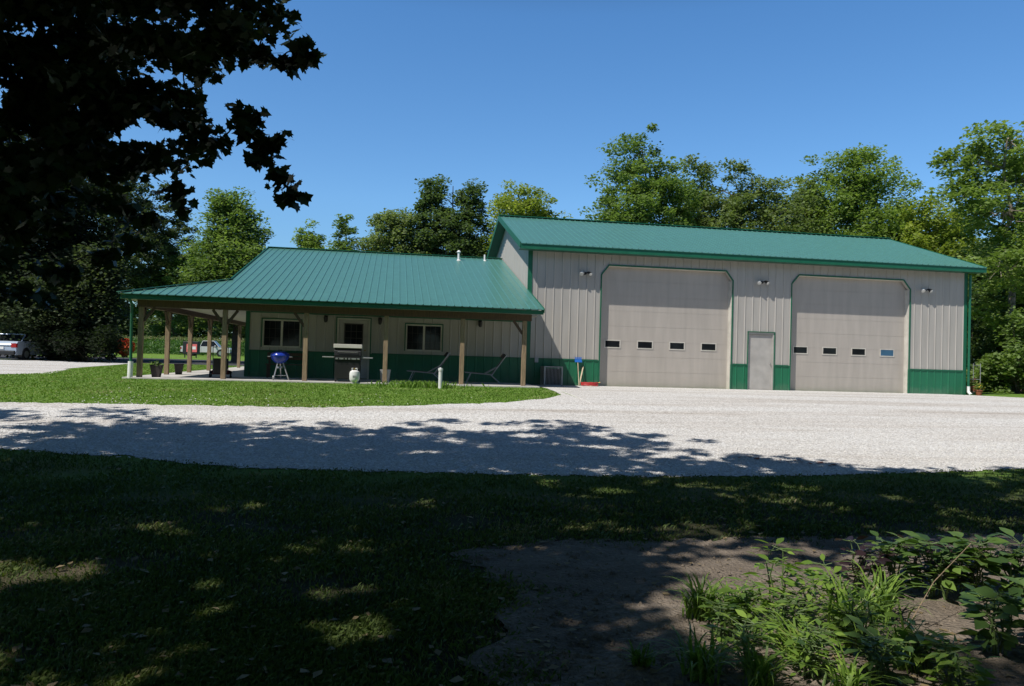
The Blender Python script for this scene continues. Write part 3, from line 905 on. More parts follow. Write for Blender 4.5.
c.box(-12.21, HX - .04, -2.40, 15.8, 2.31, 2.33); c.box(HX - .03, XE - .05, -2.40, -.04, 2.31, 2.33)
c.build('porch_ceiling', M['soffit'], house)
b = MB()   # header beams
b.box(-12.21, -.35, -2.64, -2.44, 2.14, 2.345); b.box(-12.21, -12.01, -2.42, 15.6, 2.14, 2.345)
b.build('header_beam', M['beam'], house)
# posts with knee braces
def post(x, y, dirs):
    p = MB(); a = .068; p.box(x - a, x + a, y - a, y + a, .056, 2.14)
    po = p.build('post', M['post'], house, bevel=.008)
    if dirs:
        q = MB()
        for dx, dy in dirs: q.bar((x + dx * .06, y + dy * .06, 1.72), (x + dx * .36, y + dy * .36, 2.13), .06, .08)
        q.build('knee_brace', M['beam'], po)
for x, ds_ in ((-12.11, [(1, 0), (0, 1)]), (-9.74, [(-1, 0), (1, 0)]), (-7.36, [(-1, 0)]), (-4.94, []), (-2.55, []), (-.56, [(-1, 0)])):
    post(x, -2.54, ds_)
for y in (.15, 2.95, 5.9, 8.9, 11.9, 15.3): post(-12.11, y, [(0, -1), (0, 1)])
dn = MB(); dn.tube([(-12.40, -2.86, 2.42), (-12.32, -2.75, 2.2), (-12.30, -2.74, .5)], .042, 8); do_ = dn.build('downspout', M['trim'], house, smooth=True)
dn = MB(); dn.tube([(-12.30, -2.74, .52), (-12.30, -2.76, .02)], .075, 10); dn.build('drain_boot', M['white'], do_, smooth=True)
for x, y, hh, rr in ((-2.05, 5.75, .34, .05), (-.90, 6.0, .26, .04)):
    z = zf(y)
    v = MB(); v.tube([(x, y, z - .02), (x, y, z + .03)], [rr * 2.2, rr * 1.2], 12); v.tube([(x, y, z + .03), (x, y, z + hh)], rr, 12)
    if rr > .045: v.tube([(x, y, z + hh), (x, y, z + hh + .02), (x, y, z + hh + .09)], [rr * 1.7, rr * 1.8, rr * .6], 12)
    v.build('vent_pipe', M['white'], roof, smooth=True)
# shift direct children (modelled in world coordinates) onto the house's base point
for o in bpy.data.objects:
    if o.parent is house: o.location = (-HX, 0, 0)

# ------------------------------------------------------------------ things on the porch and by the walls
SZ = .056
# kettle grill
kg = empty('kettle_grill', (-8.16, -2.18, SZ), 0, 'blue kettle charcoal grill on three pale legs at the porch edge', 'grill')
b = MB(); b.lathe([(.05, .50), (.15, .53), (.24, .62), (.285, .74)], seg=24); b.build('bowl', M['blue'], kg, smooth=True)
b = MB(); b.lathe([(.297, .745), (.29, .775), (.25, .83), (.15, .875), (.03, .885)], seg=24); lid = b.build('lid', M['blue'], kg, smooth=True)
b = MB(); b.tube([(-.06, 0, .875), (-.05, 0, .92), (.05, 0, .92), (.06, 0, .875)], .012, 6); b.build('lid_handle', M['black'], lid)
b = MB(); b.tube([(.28, -.02, .72), (.36, -.02, .72), (.38, -.02, .71)], .014, 6); b.build('side_handle', M['steel'], kg)
b = MB(); b.tube([(-.28, -.02, .72), (-.36, -.02, .72)], .014, 6); b.build('side_handle', M['steel'], kg)
for a in (250, 330, 90):
    ca, sa = math.cos(R(a)), math.sin(R(a))
    b = MB(); b.tube([(ca * .11, sa * .11, .56), (ca * .36, sa * .36, 0.01)], .02, 8); b.build('leg', M['steel'], kg)
b = MB(); b.lathe([(.02, .42), (.10, .42), (.11, .36), (.02, .35)], seg=16); b.build('ash_catcher', M['steel'], kg)
for a in (250,):
    ca, sa = math.cos(R(a)), math.sin(R(a)); b = MB(); b.tube([(ca * .36 - .02, sa * .36, .07), (ca * .36 + .02, sa * .36, .07)], .07, 14); b.build('wheel', M['alu'], kg)
b = MB(); b.tube([(math.cos(R(a)) * .245, math.sin(R(a)) * .245, .14) for a in (250, 330, 90, 250)], .007, 5); b.build('leg_rack', M['steel'], kg)
# gas grill
gg = empty('gas_grill', (-6.08, -2.46, SZ), 0, 'black gas grill with closed lid and side shelves in front of the house door', 'grill')
b = MB(); b.box(-.38, .38, -.22, .24, .10, .68); b.build('cabinet', M['black'], gg, bevel=.01)
b = MB(); b.box(-.40, .40, -.25, .25, .68, .80); b.build('firebox', M['black'], gg, bevel=.01)
prof = [(-.26, .80), (-.24, .95), (-.15, 1.06), (.10, 1.10), (.22, 1.02), (.25, .80)]
b = MB(); b.loft([[(x, y, z) for y, z in prof] for x in (-.40, .40)]); lid = b.build('lid', M['black'], gg, bevel=.01)
b = MB(); b.box(-.43, .43, -.262, -.10, 1.04, 1.16); b.build('sunlit_lid_band', M['beige'], gg, bevel=.01)  # pale band painted in for the sunlit top of the lid
b = MB(); b.tube([(-.30, -.25, .90), (-.30, -.29, .92), (.30, -.29, .92), (.30, -.25, .90)], .008, 6); b.build('lid_handle', M['steel'], lid)
for s in (-1, 1):
    b = MB(); b.box(min(s * .41, s * .76), max(s * .41, s * .76), -.20, .22, .735, .77); b.build('side_shelf', M['steel'] if s < 0 else M['alu'], gg, bevel=.006)
b = MB(); b.box(-.36, -.02, -.262, -.252, .69, .74); b.box(.02, .36, -.262, -.252, .69, .74); b.build('control_panel', M['steel'], gg)
for x in (-.27, -.10, .10, .27):
    b = MB(); b.tube([(x, -.262, .715), (x, -.29, .715)], .022, 10); b.build('knob', M['black'], gg)
for x in (-.34, .34):
    b = MB(); b.tube([(x - .03, -.18, .055), (x + .03, -.18, .055)], .054, 12); b.build('caster', M['rubber'], gg)
# white gas cylinder
pt = empty('gas_cylinder', (-5.85, -2.74, SZ - .056 * 0), 0, 'white propane cylinder standing in front of the black gas grill', 'gas cylinder')
b = MB(); b.lathe([(.10, .0), (.11, .02), (.13, .04), (.155, .09), (.158, .26), (.14, .33), (.07, .37)], seg=20); b.build('tank', M['white'], pt, smooth=True)
b = MB(); b.tube([(.08 * math.cos(R(a)), .08 * math.sin(R(a)), .42) for a in range(-60, 240, 20)], .02, 6); b.tube([(.08, 0, .34), (.08, 0, .43)], .012, 5); b.tube([(-.08, 0, .34), (-.08, 0, .43)], .012, 5); b.build('collar', M['white'], pt)
b = MB(); b.tube([(0, 0, .36), (0, 0, .44)], .018, 8); b.tube([(0, 0, .42), (-.05, -.03, .42)], .015, 8); b.build('valve', M['brass'], pt)
b = MB(); b.box(-.05, .05, -.161, -.157, .15, .21); b.build('sticker', M['alu'], pt)
# loungers
def lounger(loc, rz, label):
    t = empty('lounge_chair', loc, rz, label, 'lounge chair', 'dark lounge chairs on the porch')
    fr = MB()
    for s in (-.30, .30):
        fr.tube([(-.75, s, .36), (.15, s, .30), (.62, s, .98)], .018, 6)
        fr.tube([(-.55, s, .35), (-.70, s, .0)], .016, 6); fr.tube([(.10, s, .31), (.45, s, .0)], .016, 6); fr.tube([(-.1, s, .32), (.32, s, .56), (.36, s, .60)], .014, 6)
    for p in ((-.75, .36), (.15, .30), (.62, .98)): fr.tube([(p[0], -.3, p[1]), (p[0], .3, p[1])], .016, 6)
    fr.build('frame', M['alu'], t)
    s = MB(); s.hexa([(-.74, -.28, .365), (.14, -.28, .305), (.14, .28, .305), (-.74, .28, .365)], [(-.74, -.28, .38), (.14, -.28, .32), (.14, .28, .32), (-.74, .28, .38)]); s.build('seat', M['sling'], t)
    s = MB(); s.hexa([(.16, -.28, .31), (.62, -.28, .97), (.62, .28, .97), (.16, .28, .31)], [(.145, -.28, .32), (.605, -.28, .98), (.605, .28, .98), (.145, .28, .32)]); s.build('backrest', M['sling'], t)
    s = MB(); s.loft([[(x, y, z) for x, z in ((.48, .86), (.58, 1.0), (.53, 1.03), (.43, .90))] for y in (-.2, .2)]); s.build('head_pillow', M['planter'], t, bevel=.02)
lounger((-3.45, -1.15, SZ), R(-8), 'dark reclining lounge chair below the right-hand window, behind the white lawn pipe')
lounger((-1.55, -1.15, SZ), R(-4), 'dark reclining lounge chair between the last two porch posts')
# planters and bucket
def pot(name, loc, r0, r1, hh, mat, label, plant=None, seg=4, rz=R(45), cat='planter'):
    t = empty(name, loc, 0, label, cat)
    b = MB(); pts = []
    b.lathe([(r0, 0), (r1, hh), (r1 * 1.05, hh + .001), (r1 * 1.05, hh + .04), (r1 * .88, hh + .041), (r1 * .86, hh - .03)], seg=seg)
    if seg == 4: b.v = [(x * math.cos(rz) - y * math.sin(rz), x * math.sin(rz) + y * math.cos(rz), z) for x, y, z in b.v]
    b.build('pot', mat, t)
    b = MB(); b.tube([(0, 0, hh - .05), (0, 0, hh - .02)], r1 * .6, 10); b.build('soil', M['soil'], t)
    if plant:
        mt, n, spread, ph = plant; rng = np.random.default_rng(len(label))
        P = rng.normal(size=(n, 3)) * np.array([spread, spread, ph * .35]) + np.array([0, 0, hh + ph * .5])
        np_mesh('leaves', leaf_array(rng, P, .09), 4, mt, t)
    return t
pot('planter', (-11.72, -2.25, SZ), .14, .21, .33, M['planter'], 'large square dark planter behind the corner porch post', (M['leaf_mid'], 60, .08, .12))
pot('planter', (-11.82, .50, SZ), .12, .17, .32, M['planter'], 'smaller dark planter behind the second post of the side porch')
pot('bucket', (-4.93, -2.22, SZ), .13, .17, .36, M['alu'], 'grey metal bucket right behind a porch post', seg=18, cat='bucket')
# push mower
mw = empty('lawn_mower', (-10.10, -1.2, SZ), R(10), 'dark red and black push mower parked at the house corner under the porch', 'lawn mower')
b = MB(); b.loft([[(x * .27, y * .34, z) for x, y in ((-1, -.8), (-.8, -1), (.8, -1), (1, -.8), (1, .8), (.8, 1), (-.8, 1), (-1, .8))] for z in (.10, .22)]); b.build('deck', M['darkred'], mw, bevel=.015)
b = MB(); b.lathe([(.14, .22), (.15, .28), (.13, .38), (.05, .41)], (0, .05, 0), 16); b.build('engine', M['black'], mw, smooth=True)
for x, y, r_ in ((-.30, -.28, .11), (.30, -.28, .11), (-.30, .26, .09), (.30, .26, .09)):
    b = MB(); b.tube([(x - .025, y, r_), (x + .025, y, r_)], r_, 16); wo_ = b.build('wheel', M['rubber'], mw)
    b = MB(); b.tube([(x - .03, y, r_), (x + .03, y, r_)], r_ * .45, 12); b.build('hub', M['white'], wo_)
b = MB(); b.tube([(-.22, -.28, .2), (-.22, -.75, .95), (.22, -.75, .95), (.22, -.28, .2)], .014, 6); b.build('handlebar', M['black'], mw)
b = MB(); b.loft([[(x, -.34, z) for x, z in ((-.2, .2), (.2, .2), (.22, .5), (-.22, .5))], [(x, -.62, z) for x, z in ((-.2, .12), (.2, .12), (.22, .62), (-.22, .62))]]); b.build('grass_bag', M['black'], mw, bevel=.03)
# bench behind kettle grill
bn = empty('wooden_bench', (-8.2, -.42, SZ), 0, 'low brown wooden bench against the wall beneath the left-hand window', 'bench')
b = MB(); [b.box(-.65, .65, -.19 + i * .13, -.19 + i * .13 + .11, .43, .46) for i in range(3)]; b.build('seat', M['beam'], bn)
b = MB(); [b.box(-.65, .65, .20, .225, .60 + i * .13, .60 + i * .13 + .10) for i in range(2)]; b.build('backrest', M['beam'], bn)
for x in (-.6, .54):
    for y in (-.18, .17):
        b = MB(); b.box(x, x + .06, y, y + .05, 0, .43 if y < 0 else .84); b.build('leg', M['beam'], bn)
# condenser by the shed wall
ac = empty('condenser_unit', (.80, -.52, .012), 0, 'dark boxy air conditioning unit with pale frame bars against the green wainscot', 'air conditioner')
b = MB(); b.box(-.27, .27, -.27, .27, .04, .58); b.build('core', M['black'], ac)
b = MB()
for x in (-.31, .31):
    for y in (-.31, .31): b.box(x - .02, x + .02, y - .02, y + .02, 0.0, .64)
b.box(-.33, .33, -.33, .33, .642, .67); b.box(-.33, .33, -.33, .33, .0, .03)
b.build('casing', M['alu'], ac)
b = MB()
for i in range(12):
    q = -.27 + i * .049
    b.box(q - .005, q + .005, -.302, -.292, .03, .64); b.box(-.302, -.292, q - .005, q + .005, .03, .64)
b.build('grille', M['alu'], ac)
b = MB(); [b.tube([(rr * math.cos(a * math.pi / 12), rr * math.sin(a * math.pi / 12), .675) for a in range(25)], .004, 4) for rr in (.08, .15, .22)]; b.build('fan_guard', M['black'], ac)
# broom and stick
br = empty('broom', (1.86, -.30, .012), 0, 'upturned broom with bright blue head leaning on the green wall', 'broom')
b = MB(); b.tube([(0, 0, 0), (-.02, .20, .88)], .017, 8); b.build('handle', M['handle'], br)
b = MB(); b.hexa([(-.12, .17, .84), (.14, .17, .84), (.14, .23, .84), (-.12, .23, .84)], [(-.13, .19, .93), (.12, .19, .93), (.12, .25, .93), (-.13, .25, .93)]); b.build('head', M['bluepl'], br)
b = MB(); [b.tube([(-.11 + .02 * i, .21, .93), (-.12 + .022 * i, .22, 1.02)], .008, 5) for i in range(12)]; b.build('bristles', M['bluepl'], br)
st = empty('wooden_stake', (1.90, -.25, .012), 0, 'short pale wooden stake tilted against the green wall beside the broom', 'stake')
b = MB(); b.bar((0, 0, .12), (.17, .22, .70), .045, .03); b.bar((0, 0, .12), (-.02, -.03, .02), .03, .02); b.build('stick', M['handle'], st)
hs_ = empty('garden_hose', (2.22, -.42, .012), 0, 'coiled red garden hose lying on the gravel by the first overhead door', 'garden hose')
b = MB(); pts = [((.30 + .02 * math.sin(a * 3)) * math.cos(a), (.17) * math.sin(a), .025 + .028 * (a / 6.283) + .006 * math.sin(a * 7)) for a in np.arange(0, 6.283 * 4, .25)]
b.tube(pts, .02, 7); b.build('hose', M['red'], hs_, smooth=True)
b = MB(); b.tube([pts[-1], (pts[-1][0] + .08, pts[-1][1] - .02, .15)], [.014, .022], 8); b.build('nozzle', M['brass'], hs_)
rk_ = MB(); rk_.loft([[(2.30 + r_ * math.cos(a) * 1.3, -.28 + r_ * math.sin(a) * .8, z) for a in np.arange(0, 6.28, .785)] for r_, z in ((.08, .012), (.10, .06), (.07, .12), (.02, .15))])
tag(rk_.build('rock', M['handle'], None, smooth=True), 'small pale tan rock lying beside the red hose at the wall foot', 'rock')
# white pipe in the lawn
wp = empty('cleanout_pipe', (-3.35, -4.75, 0), 0, 'short white capped pipe standing upright in the sunny lawn before the porch', 'pipe')
b = MB(); b.tube([(0, 0, -.05), (0, 0, .52)], .055, 16); b.build('pipe', M['white'], wp, smooth=True)
b = MB(); b.tube([(0, 0, .52), (0, 0, .59)], .068, 16); b.tube([(0, 0, .59), (0, 0, .61)], .03, 4); b.build('cap', M['white'], wp)
# rack with flower pot by the far corner
rk2 = empty('wire_shelf', (L + .50, .25, 0), 0, 'dark wire shelf standing beside the right corner of the workshop', 'shelf')
b = MB()
for x in (-.25, .25):
    for y in (-.18, .18): b.tube([(x, y, 0), (x, y, 1.25)], .012, 6)
b.build('uprights', M['alu'], rk2)
for z in (.12, .62, 1.18):
    b = MB(); [b.bar((-.25, y, z), (.25, y, z), .008, .008) for y in np.linspace(-.18, .18, 7)]; b.bar((-.25, -.18, z), (-.25, .18, z), .01, .02); b.bar((.25, -.18, z), (.25, .18, z), .01, .02); b.build('shelf', M['alu'], rk2)
def flowerpot(x, y, z, label, mt, n):
    t = empty('flower_pot', (x, y, z), 0, label, 'flower pot')
    b = MB(); b.lathe([(.09, 0), (.13, .18), (.145, .18), (.145, .22), (.12, .22), (.11, .17)], seg=16); b.build('pot', M['terra'], t, smooth=True)
    rng = np.random.default_rng(n)
    P = rng.normal(size=(120, 3)) * .08 + np.array([0, 0, .32]); np_mesh('leaves', leaf_array(rng, P, .07), 4, M['leaf_mid'], t)
    P = rng.normal(size=(40, 3)) * .08 + np.array([0, -.03, .38]); np_mesh('blossoms', leaf_array(rng, P, .05), 4, mt, t)
flowerpot(L + .42, -.25, 0.0, 'terracotta pot of yellow flowers on the ground beside the workshop corner', M['yellow'], 5)
flowerpot(L + .55, .22, .13, 'pot of red flowers on the wire shelf by the workshop corner', M['signred'], 6)

# ------------------------------------------------------------------ vehicles and far yard things
def vehicle(name, loc, rz, label, cat, prof, roofp, Lh, W, paint, wheels, wr, bed=None):
    """side profile lofted across the width; x = length (front +x), tumblehome to the cabin"""
    t = empty(name, loc, rz, label, cat)
    hw = W / 2
    body = MB(); body.loft([[(x, y, z) for x, z in prof] for y in (-hw, -hw * .98, hw * .98, hw)]); bo = body.build('body', paint, t, bevel=.05)
    if bed:
        b = MB(); b.box(bed[0], bed[1], -hw + .08, hw - .08, bed[2] - .02, bed[2] + .005); b.build('bed_liner', M['black'], bo)
    cabn = MB(); cb = [(x, z) for x, z in roofp]
    n = len(cb)
    cabn.loft([[(x, -hw * .93 * (1 - .20 * (z - cb[0][1]) / .6), z) for x, z in cb], [(x, hw * .93 * (1 - .20 * (z - cb[0][1]) / .6), z) for x, z in cb]]); cabn.build('cabin_glass', M['glass'], t, bevel=.03)
    rf = MB(); (xa, za), (xb, zb2) = cb[1], cb[2]
    rf.hexa([(xa - .03, -hw * .76, za - .02), (xb + .03, -hw * .76, zb2 - .02), (xb + .03, hw * .76, zb2 - .02), (xa - .03, hw * .76, za - .02)], [(xa, -hw * .72, za + .035), (xb, -hw * .72, zb2 + .035), (xb, hw * .72, zb2 + .035), (xa, hw * .72, za + .035)])
    for s in (-1, 1):
        for (x0_, z0_), (x1_, z1_) in ((cb[0], cb[1]), (cb[3], cb[2]), (((cb[0][0] + cb[3][0]) / 2, cb[0][1]), ((cb[1][0] + cb[2][0]) / 2, cb[1][1]))):
            rf.bar((x0_, s * hw * .935, z0_), (x1_, s * hw * .935 * .82, z1_), .07, .05)
    rf.build('roof', paint, t, bevel=.015)
    for x in wheels:
        for s in (-1, 1):
            ar = MB(); ar.tube([(x, s * (hw + .006), wr), (x, s * (hw - .25), wr)], wr * 1.18, 18); ar.build('wheel_arch', M['black'], bo)
            b = MB(); b.tube([(x, s * (hw + .02), wr), (x, s * (hw - .2), wr)], wr, 20); ty = b.build('wheel', M['rubber'], t)
            b = MB(); b.tube([(x, s * (hw + .03), wr), (x, s * (hw + .0), wr)], wr * .6, 16); b.build('rim', M['steel'], ty)
    xr = min(p[0] for p in prof); xf = max(p[0] for p in prof); zt_ = roofp[0][1]
    for s in (-1, 1):
        b = MB(); b.box(xr - .02, xr + .12, min(s * (hw - .28), s * (hw + .012)), max(s * (hw - .28), s * (hw + .012)), zt_ - .35, zt_ - .12); b.build('tail_light', M['redlens'], t, bevel=.02)
        b = MB(); b.box(xf - .12, xf + .02, min(s * (hw - .35), s * (hw + .012)), max(s * (hw - .35), s * (hw + .012)), zt_ - .33, zt_ - .17); b.build('headlight', M['lamp'], t, bevel=.02)
        b = MB(); b.box(cb[3][0] - .45 if cb[3][0] > 0 else cb[0][0], (cb[3][0] - .30) if cb[3][0] > 0 else cb[0][0] + .15, min(s * (hw + .02), s * (hw + .17)), max(s * (hw + .02), s * (hw + .17)), zt_ + .02, zt_ + .16); b.build('mirror', paint, t, bevel=.02)
        b = MB()
        for xx in ((cb[0][0] + .15), (cb[0][0] + cb[3][0]) / 2, cb[3][0] - .1): b.box(xx - .006, xx + .006, min(s * hw, s * (hw + .004)), max(s * hw, s * (hw + .004)), .38, zt_ - .03)
        b.build('door_seams', M['black'], t)
    for x_, nm in ((xr, 'rear_bumper'), (xf, 'front_bumper')):
        sg = -1 if x_ == xr else 1
        b = MB(); b.box(min(x_, x_ + sg * .12), max(x_, x_ + sg * .12), -hw * .97, hw * .97, .28, .52); b.build(nm, M['black'], t, bevel=.04)
    b = MB(); b.box(xr - .03, xr - .022 + .002, -.26, .26, .58, .72); b.build('licence_plate', M['white'], t)
    b = MB(); b.box(xr - .012, xr - .004, -hw * .80, hw * .80, .74, .77); b.build('trunk_seam', M['black'], t)
    return t
sed = [(-2.3, .28), (-2.32, .85), (-2.15, 1.02), (-1.5, 1.05), (1.0, 1.0), (2.0, .86), (2.28, .70), (2.3, .28)]
vehicle('parked_car', (-25.5, 20.4, .01), R(84), 'pale silver-blue car parked tail towards us at the gravel lot edge', 'car', sed, [(-1.75, 1.03), (-1.15, 1.42), (.15, 1.44), (.95, 1.0)], 2.3, 1.82, M['silver'], (-1.4, 1.4), .32)
pick = [(-2.7, .45), (-2.72, 1.12), (-.55, 1.12), (-.5, 1.14), (1.3, 1.14), (2.5, 1.05), (2.68, .85), (2.7, .45)]
vehicle('pickup_truck', (-26.2, 66, .0), R(2), 'white and grey pickup truck parked side-on beyond the side porch posts', 'truck', pick, [(-.6, 1.13), (-.35, 1.78), (.85, 1.80), (1.45, 1.13)], 2.7, 1.95, M['whitepaint'], (-1.7, 1.7), .40, bed=(-2.6, -.65, 1.12))
# small trailer beside the car
tr_ = empty('utility_trailer', (-23.2, 21.4, .01), R(20), 'small dark utility trailer with pale wheel beside the silver car', 'trailer')
b = MB(); b.box(-.9, .9, -.6, .6, .42, .47); [b.bar((x, y, .47), (x, y, .80), .04, .04) for x in (-.88, .88) for y in (-.58, .58)]; [b.bar((-.9, y, .8), (.9, y, .8), .04, .04) for y in (-.58, .58)]; b.build('bed', M['black'], tr_)
for s in (-1, 1):
    b = MB(); b.tube([(0, s * .68, .28), (0, s * .82, .28)], .28, 18); ty = b.build('wheel', M['rubber'], tr_)
    b = MB(); b.tube([(0, s * .66, .28), (0, s * .835, .28)], .15, 14); b.build('rim', M['steel'], ty)
b = MB(); b.bar((.9, .5, .42), (2.0, 0, .42), .06, .06); b.bar((.9, -.5, .42), (2.0, 0, .42), .06, .06); b.tube([(1.9, 0, .42), (1.9, 0, .0)], .025, 8); b.build('hitch', M['steel'], tr_)
# red and white sign in a dark frame
sg = empty('yard_sign', (-23.6, 48.5, 0), R(-12), 'dark framed box with a red and white panel near the cornfield', 'sign')
b = MB(); b.box(-.75, .75, -.1, .35, .35, 1.55); b.box(-.6, -.5, -.05, .05, 0, .35); b.box(.5, .6, -.05, .05, 0, .35); b.build('housing', M['black'], sg, bevel=.03)
b = MB(); b.box(-.35, .65, -.13, -.102, .55, 1.30); pn = b.build('panel', M['signred'], sg)
b = MB(); b.box(-.25, .55, -.14, -.131, .80, 1.08); b.build('white_band', M['signwhite'], pn)

def shrub(name, label, base, blobs, leaf, nclump, nleaf, cr, mat, seed, group=None, cat='shrub', blossoms=None):
    rng = np.random.default_rng(seed); bz = float(height(*base))
    root = empty(name, (*base, bz), 0, label, cat, group)
    C, P, own = crown_points(rng, blobs, nclump, nleaf, cr, .8, .3)
    P[:, 2] = np.abs(P[:, 2])
    st = MB()
    for i in rng.choice(len(C), min(16, len(C)), replace=False):
        st.tube(wobble(rng, (rng.normal() * .08, rng.normal() * .08, 0), np.array([C[i][0], C[i][1], max(.1, C[i][2])]), 3, .1), [.025, .02, .012, .006], 5)
    st.build('stems', M['bark'], root)
    np_mesh('foliage', leaf_array(rng, P, leaf), 4, M[mat], root)
    if blossoms:
        d = rng.normal(size=(blossoms[1], 3)); d /= np.linalg.norm(d, axis=1)[:, None]; b = blobs[0]
        d[:, 1] = -np.abs(d[:, 1])
        Q = np.array(b[:3]) + d * np.array([b[3], b[3], b[4]])
        np_mesh('blossoms', leaf_array(rng, Q, blossoms[2], up=.1), 4, blossoms[0], root)
    return root
_fx, _fy = -26.65, 40.2
shrub('flowering_shrub', 'round shrub covered in orange red blossoms before the cornfield', (_fx, _fy), [(0, 0, .85, .72, .65)], .12, 40, 1500, .3, 'leaf_mid', 3, blossoms=(M['orange'], 1400, .15))

# ------------------------------------------------------------------ trees: table of (pixel-free) world positions, worked out from bearings and distances
def bearing(px, dist, py=343):
    """ground point on a bearing from the camera station at a forward distance, and the height seen at py there"""
    a, b = px - 512, py - 343
    u = a * math.cos(_r) + b * math.sin(_r); v = -a * math.sin(_r) + b * math.cos(_r)
    d = F + RT * (u / 746.15) - UP * (v / 746.15)
    q = Vector(CAM) + d * dist
    return q.x, q.y, q.z
def bgtree(px, py, wpx, dist, mat, label, seed, shape='round', base=None, n=16000, leaf=.21, bark='bark', low=.25, cr=.8, kind='deciduous_tree', group='trees behind the buildings', shell=.45, twigs=60):
    x, y, zt = bearing(px, dist, py); x0, y0, _ = bearing(px, dist)
    rw = wpx / 746.15 * dist / 2 * 1.08; n = int(n * 2.3)
    rng = random.Random(seed); bl = []
    zb = zt * low
    Hh = zt - zb
    if shape == 'round':
        bl.append((x, y, zb + Hh * .47, rw * .80, Hh * .46)); bl.append((x - rw * .1, y, zb + Hh * .84, rw * .42, Hh * .15))
        for k in range(7):
            a = k * .9 + rng.random() * .6; q = rng.uniform(.35, .55) * rw
            bl.append((x + q * math.cos(a), y + q * math.sin(a), zb + Hh * rng.uniform(.30, .78), rw * rng.uniform(.34, .5), Hh * rng.uniform(.16, .25)))
    elif shape == 'cone':
        for k in range(7):
            f_ = k / 6
            bl.append((x + rng.uniform(-.12, .12) * rw, y + rng.uniform(-.1, .1) * rw, zb + Hh * (.10 + .80 * f_), rw * (1.0 - .78 * f_), Hh * .13))
    elif shape == 'twin':
        bl.append((x, y, zb + Hh * .38, rw * .95, Hh * .36))
        for s, q in ((-.45, 1.0), (.42, .93)):
            bl.append((x + s * rw, y, zb + Hh * .62 * q, rw * .42, Hh * .24)); bl.append((x + s * rw, y, zb + Hh * .84 * q, rw * .27, Hh * .14))
    elif shape == 'spires':
        bl.append((x, y, zb + Hh * .38, rw * .95, Hh * .36))
        for s in (-.7, -.35, 0, .35, .7):
            bl.append((x + s * rw, y + rng.uniform(-1, 1), zb + Hh * rng.uniform(.62, .76), rw * .24, Hh * rng.uniform(.18, .24)))
    return tree(kind, label, 'tree', (x0, y0), bl, max(.14, rw * .06), leaf, int(n / 95), n, cr, mat, seed, group, bark=bark, shell=shell, twigs=twigs)

bgtree(236, 186, 118, 52, 'leaf_mid', 'green pointed tree rising over the left end of the porch roof', 11, 'cone', n=24000, low=.22, cr=.9)
bgtree(112, 160, 175, 112, 'leaf_grey', 'tall grey-green tree seen through the dark maple branches', 12, 'round', leaf=.42, n=26000, low=.15, cr=1.0)
bgtree(20, 130, 190, 46, 'leaf_black', 'big dark tree at the far left behind the silver car', 13, 'round', n=30000, low=.10, cr=1.0)
bgtree(62, 235, 108, 44, 'leaf_grey', 'grey-green low-branched tree beside the gravel lot left of the porch', 14, 'spires', n=24000, low=.05, cr=1.1, shell=.6)
bgtree(175, 245, 110, 118, 'leaf_mid', 'mid-green tree beyond the cornfield, seen over the porch corner', 15, 'round', n=16000, low=.12, leaf=.4)
bgtree(314, 223, 40, 60, 'leaf_bright', 'smallest tree top just above the left part of the house ridge', 16, 'round', n=6000, cr=.6)
bgtree(346, 213, 52, 60, 'leaf_mid', 'small pointed tree top between the smallest one and the bushy one over the ridge', 17, 'cone', n=9000, cr=.6)
bgtree(402, 208, 84, 56, 'leaf_olive', 'olive bushy tree over the middle of the house ridge', 18, 'round', n=13000, cr=.7)
bgtree(453, 167, 78, 56, 'leaf_dark', 'dark tree with two tall points above the roof vents', 19, 'twin', n=18000, cr=.7, low=.2)
bgtree(524, 182, 92, 56, 'leaf_yellow', 'yellow-green rounded tree behind the peak of the workshop gable', 20, 'round', n=15000, cr=.8)
bgtree(641, 131, 112, 52, 'leaf_mid', 'tall airy round tree over the first overhead door', 21, 'round', n=15000, low=.30, cr=.75, shell=.55)
bgtree(694, 182, 60, 56, 'leaf_olive', 'shorter olive tree tucked right of the tall airy round tree', 22, 'round', n=9000, cr=.8)
bgtree(752, 148, 138, 56, 'leaf_olive', 'olive tree with several upright points above the walk-in door', 23, 'spires', n=22000, cr=.8)
bgtree(872, 146, 128, 54, 'leaf_bright', 'bright green spreading tree over the second overhead door', 24, 'round', n=24000, low=.25, cr=.9)
bgtree(812, 182, 60, 60, 'leaf_mid', 'mid-green tree filling the gap left of the bright spreading tree', 28, 'round', n=9000, cr=.8)
bgtree(940, 196, 118, 50, 'leaf_yellow', 'yellow-green tree low behind the right end of the workshop roof', 25, 'round', n=18000, low=.08, cr=.8)
# the near big tree at the right edge
x, y, zt = bearing(1005, 36, 122); x0, y0, _ = bearing(1012, 36)
bl = [(bearing(px, dd, py)[0], bearing(px, dd, py)[1], bearing(px, dd, py)[2], rr, rz) for px, py, dd, rr, rz in
      ((968, 165, 36, 1.3, 1.3), (958, 195, 35, 1.0, .9), (1012, 150, 36, 1.9, 1.6), (995, 215, 35, 1.8, 1.5), (1030, 190, 37, 2.6, 2.4), (1000, 262, 34.5, 1.9, 1.3), (1045, 250, 36, 2.6, 2.6),
       (990, 318, 36, .9, .7), (1035, 335, 35, 1.2, .9))]
tree('deciduous_tree', 'tall open tree with pale trunk at the right edge of the picture', 'tree', (x0, y0), bl, .27, .20, 260, 24000, .6, 'leaf_bright', 31, 'trees behind the buildings', bark='palebark', twigs=110)
bgtree(1000, 235, 90, 46, 'leaf_dark', 'dark tree behind the tall open tree with pale trunk', 32, 'round', n=20000, low=.03, cr=.8)
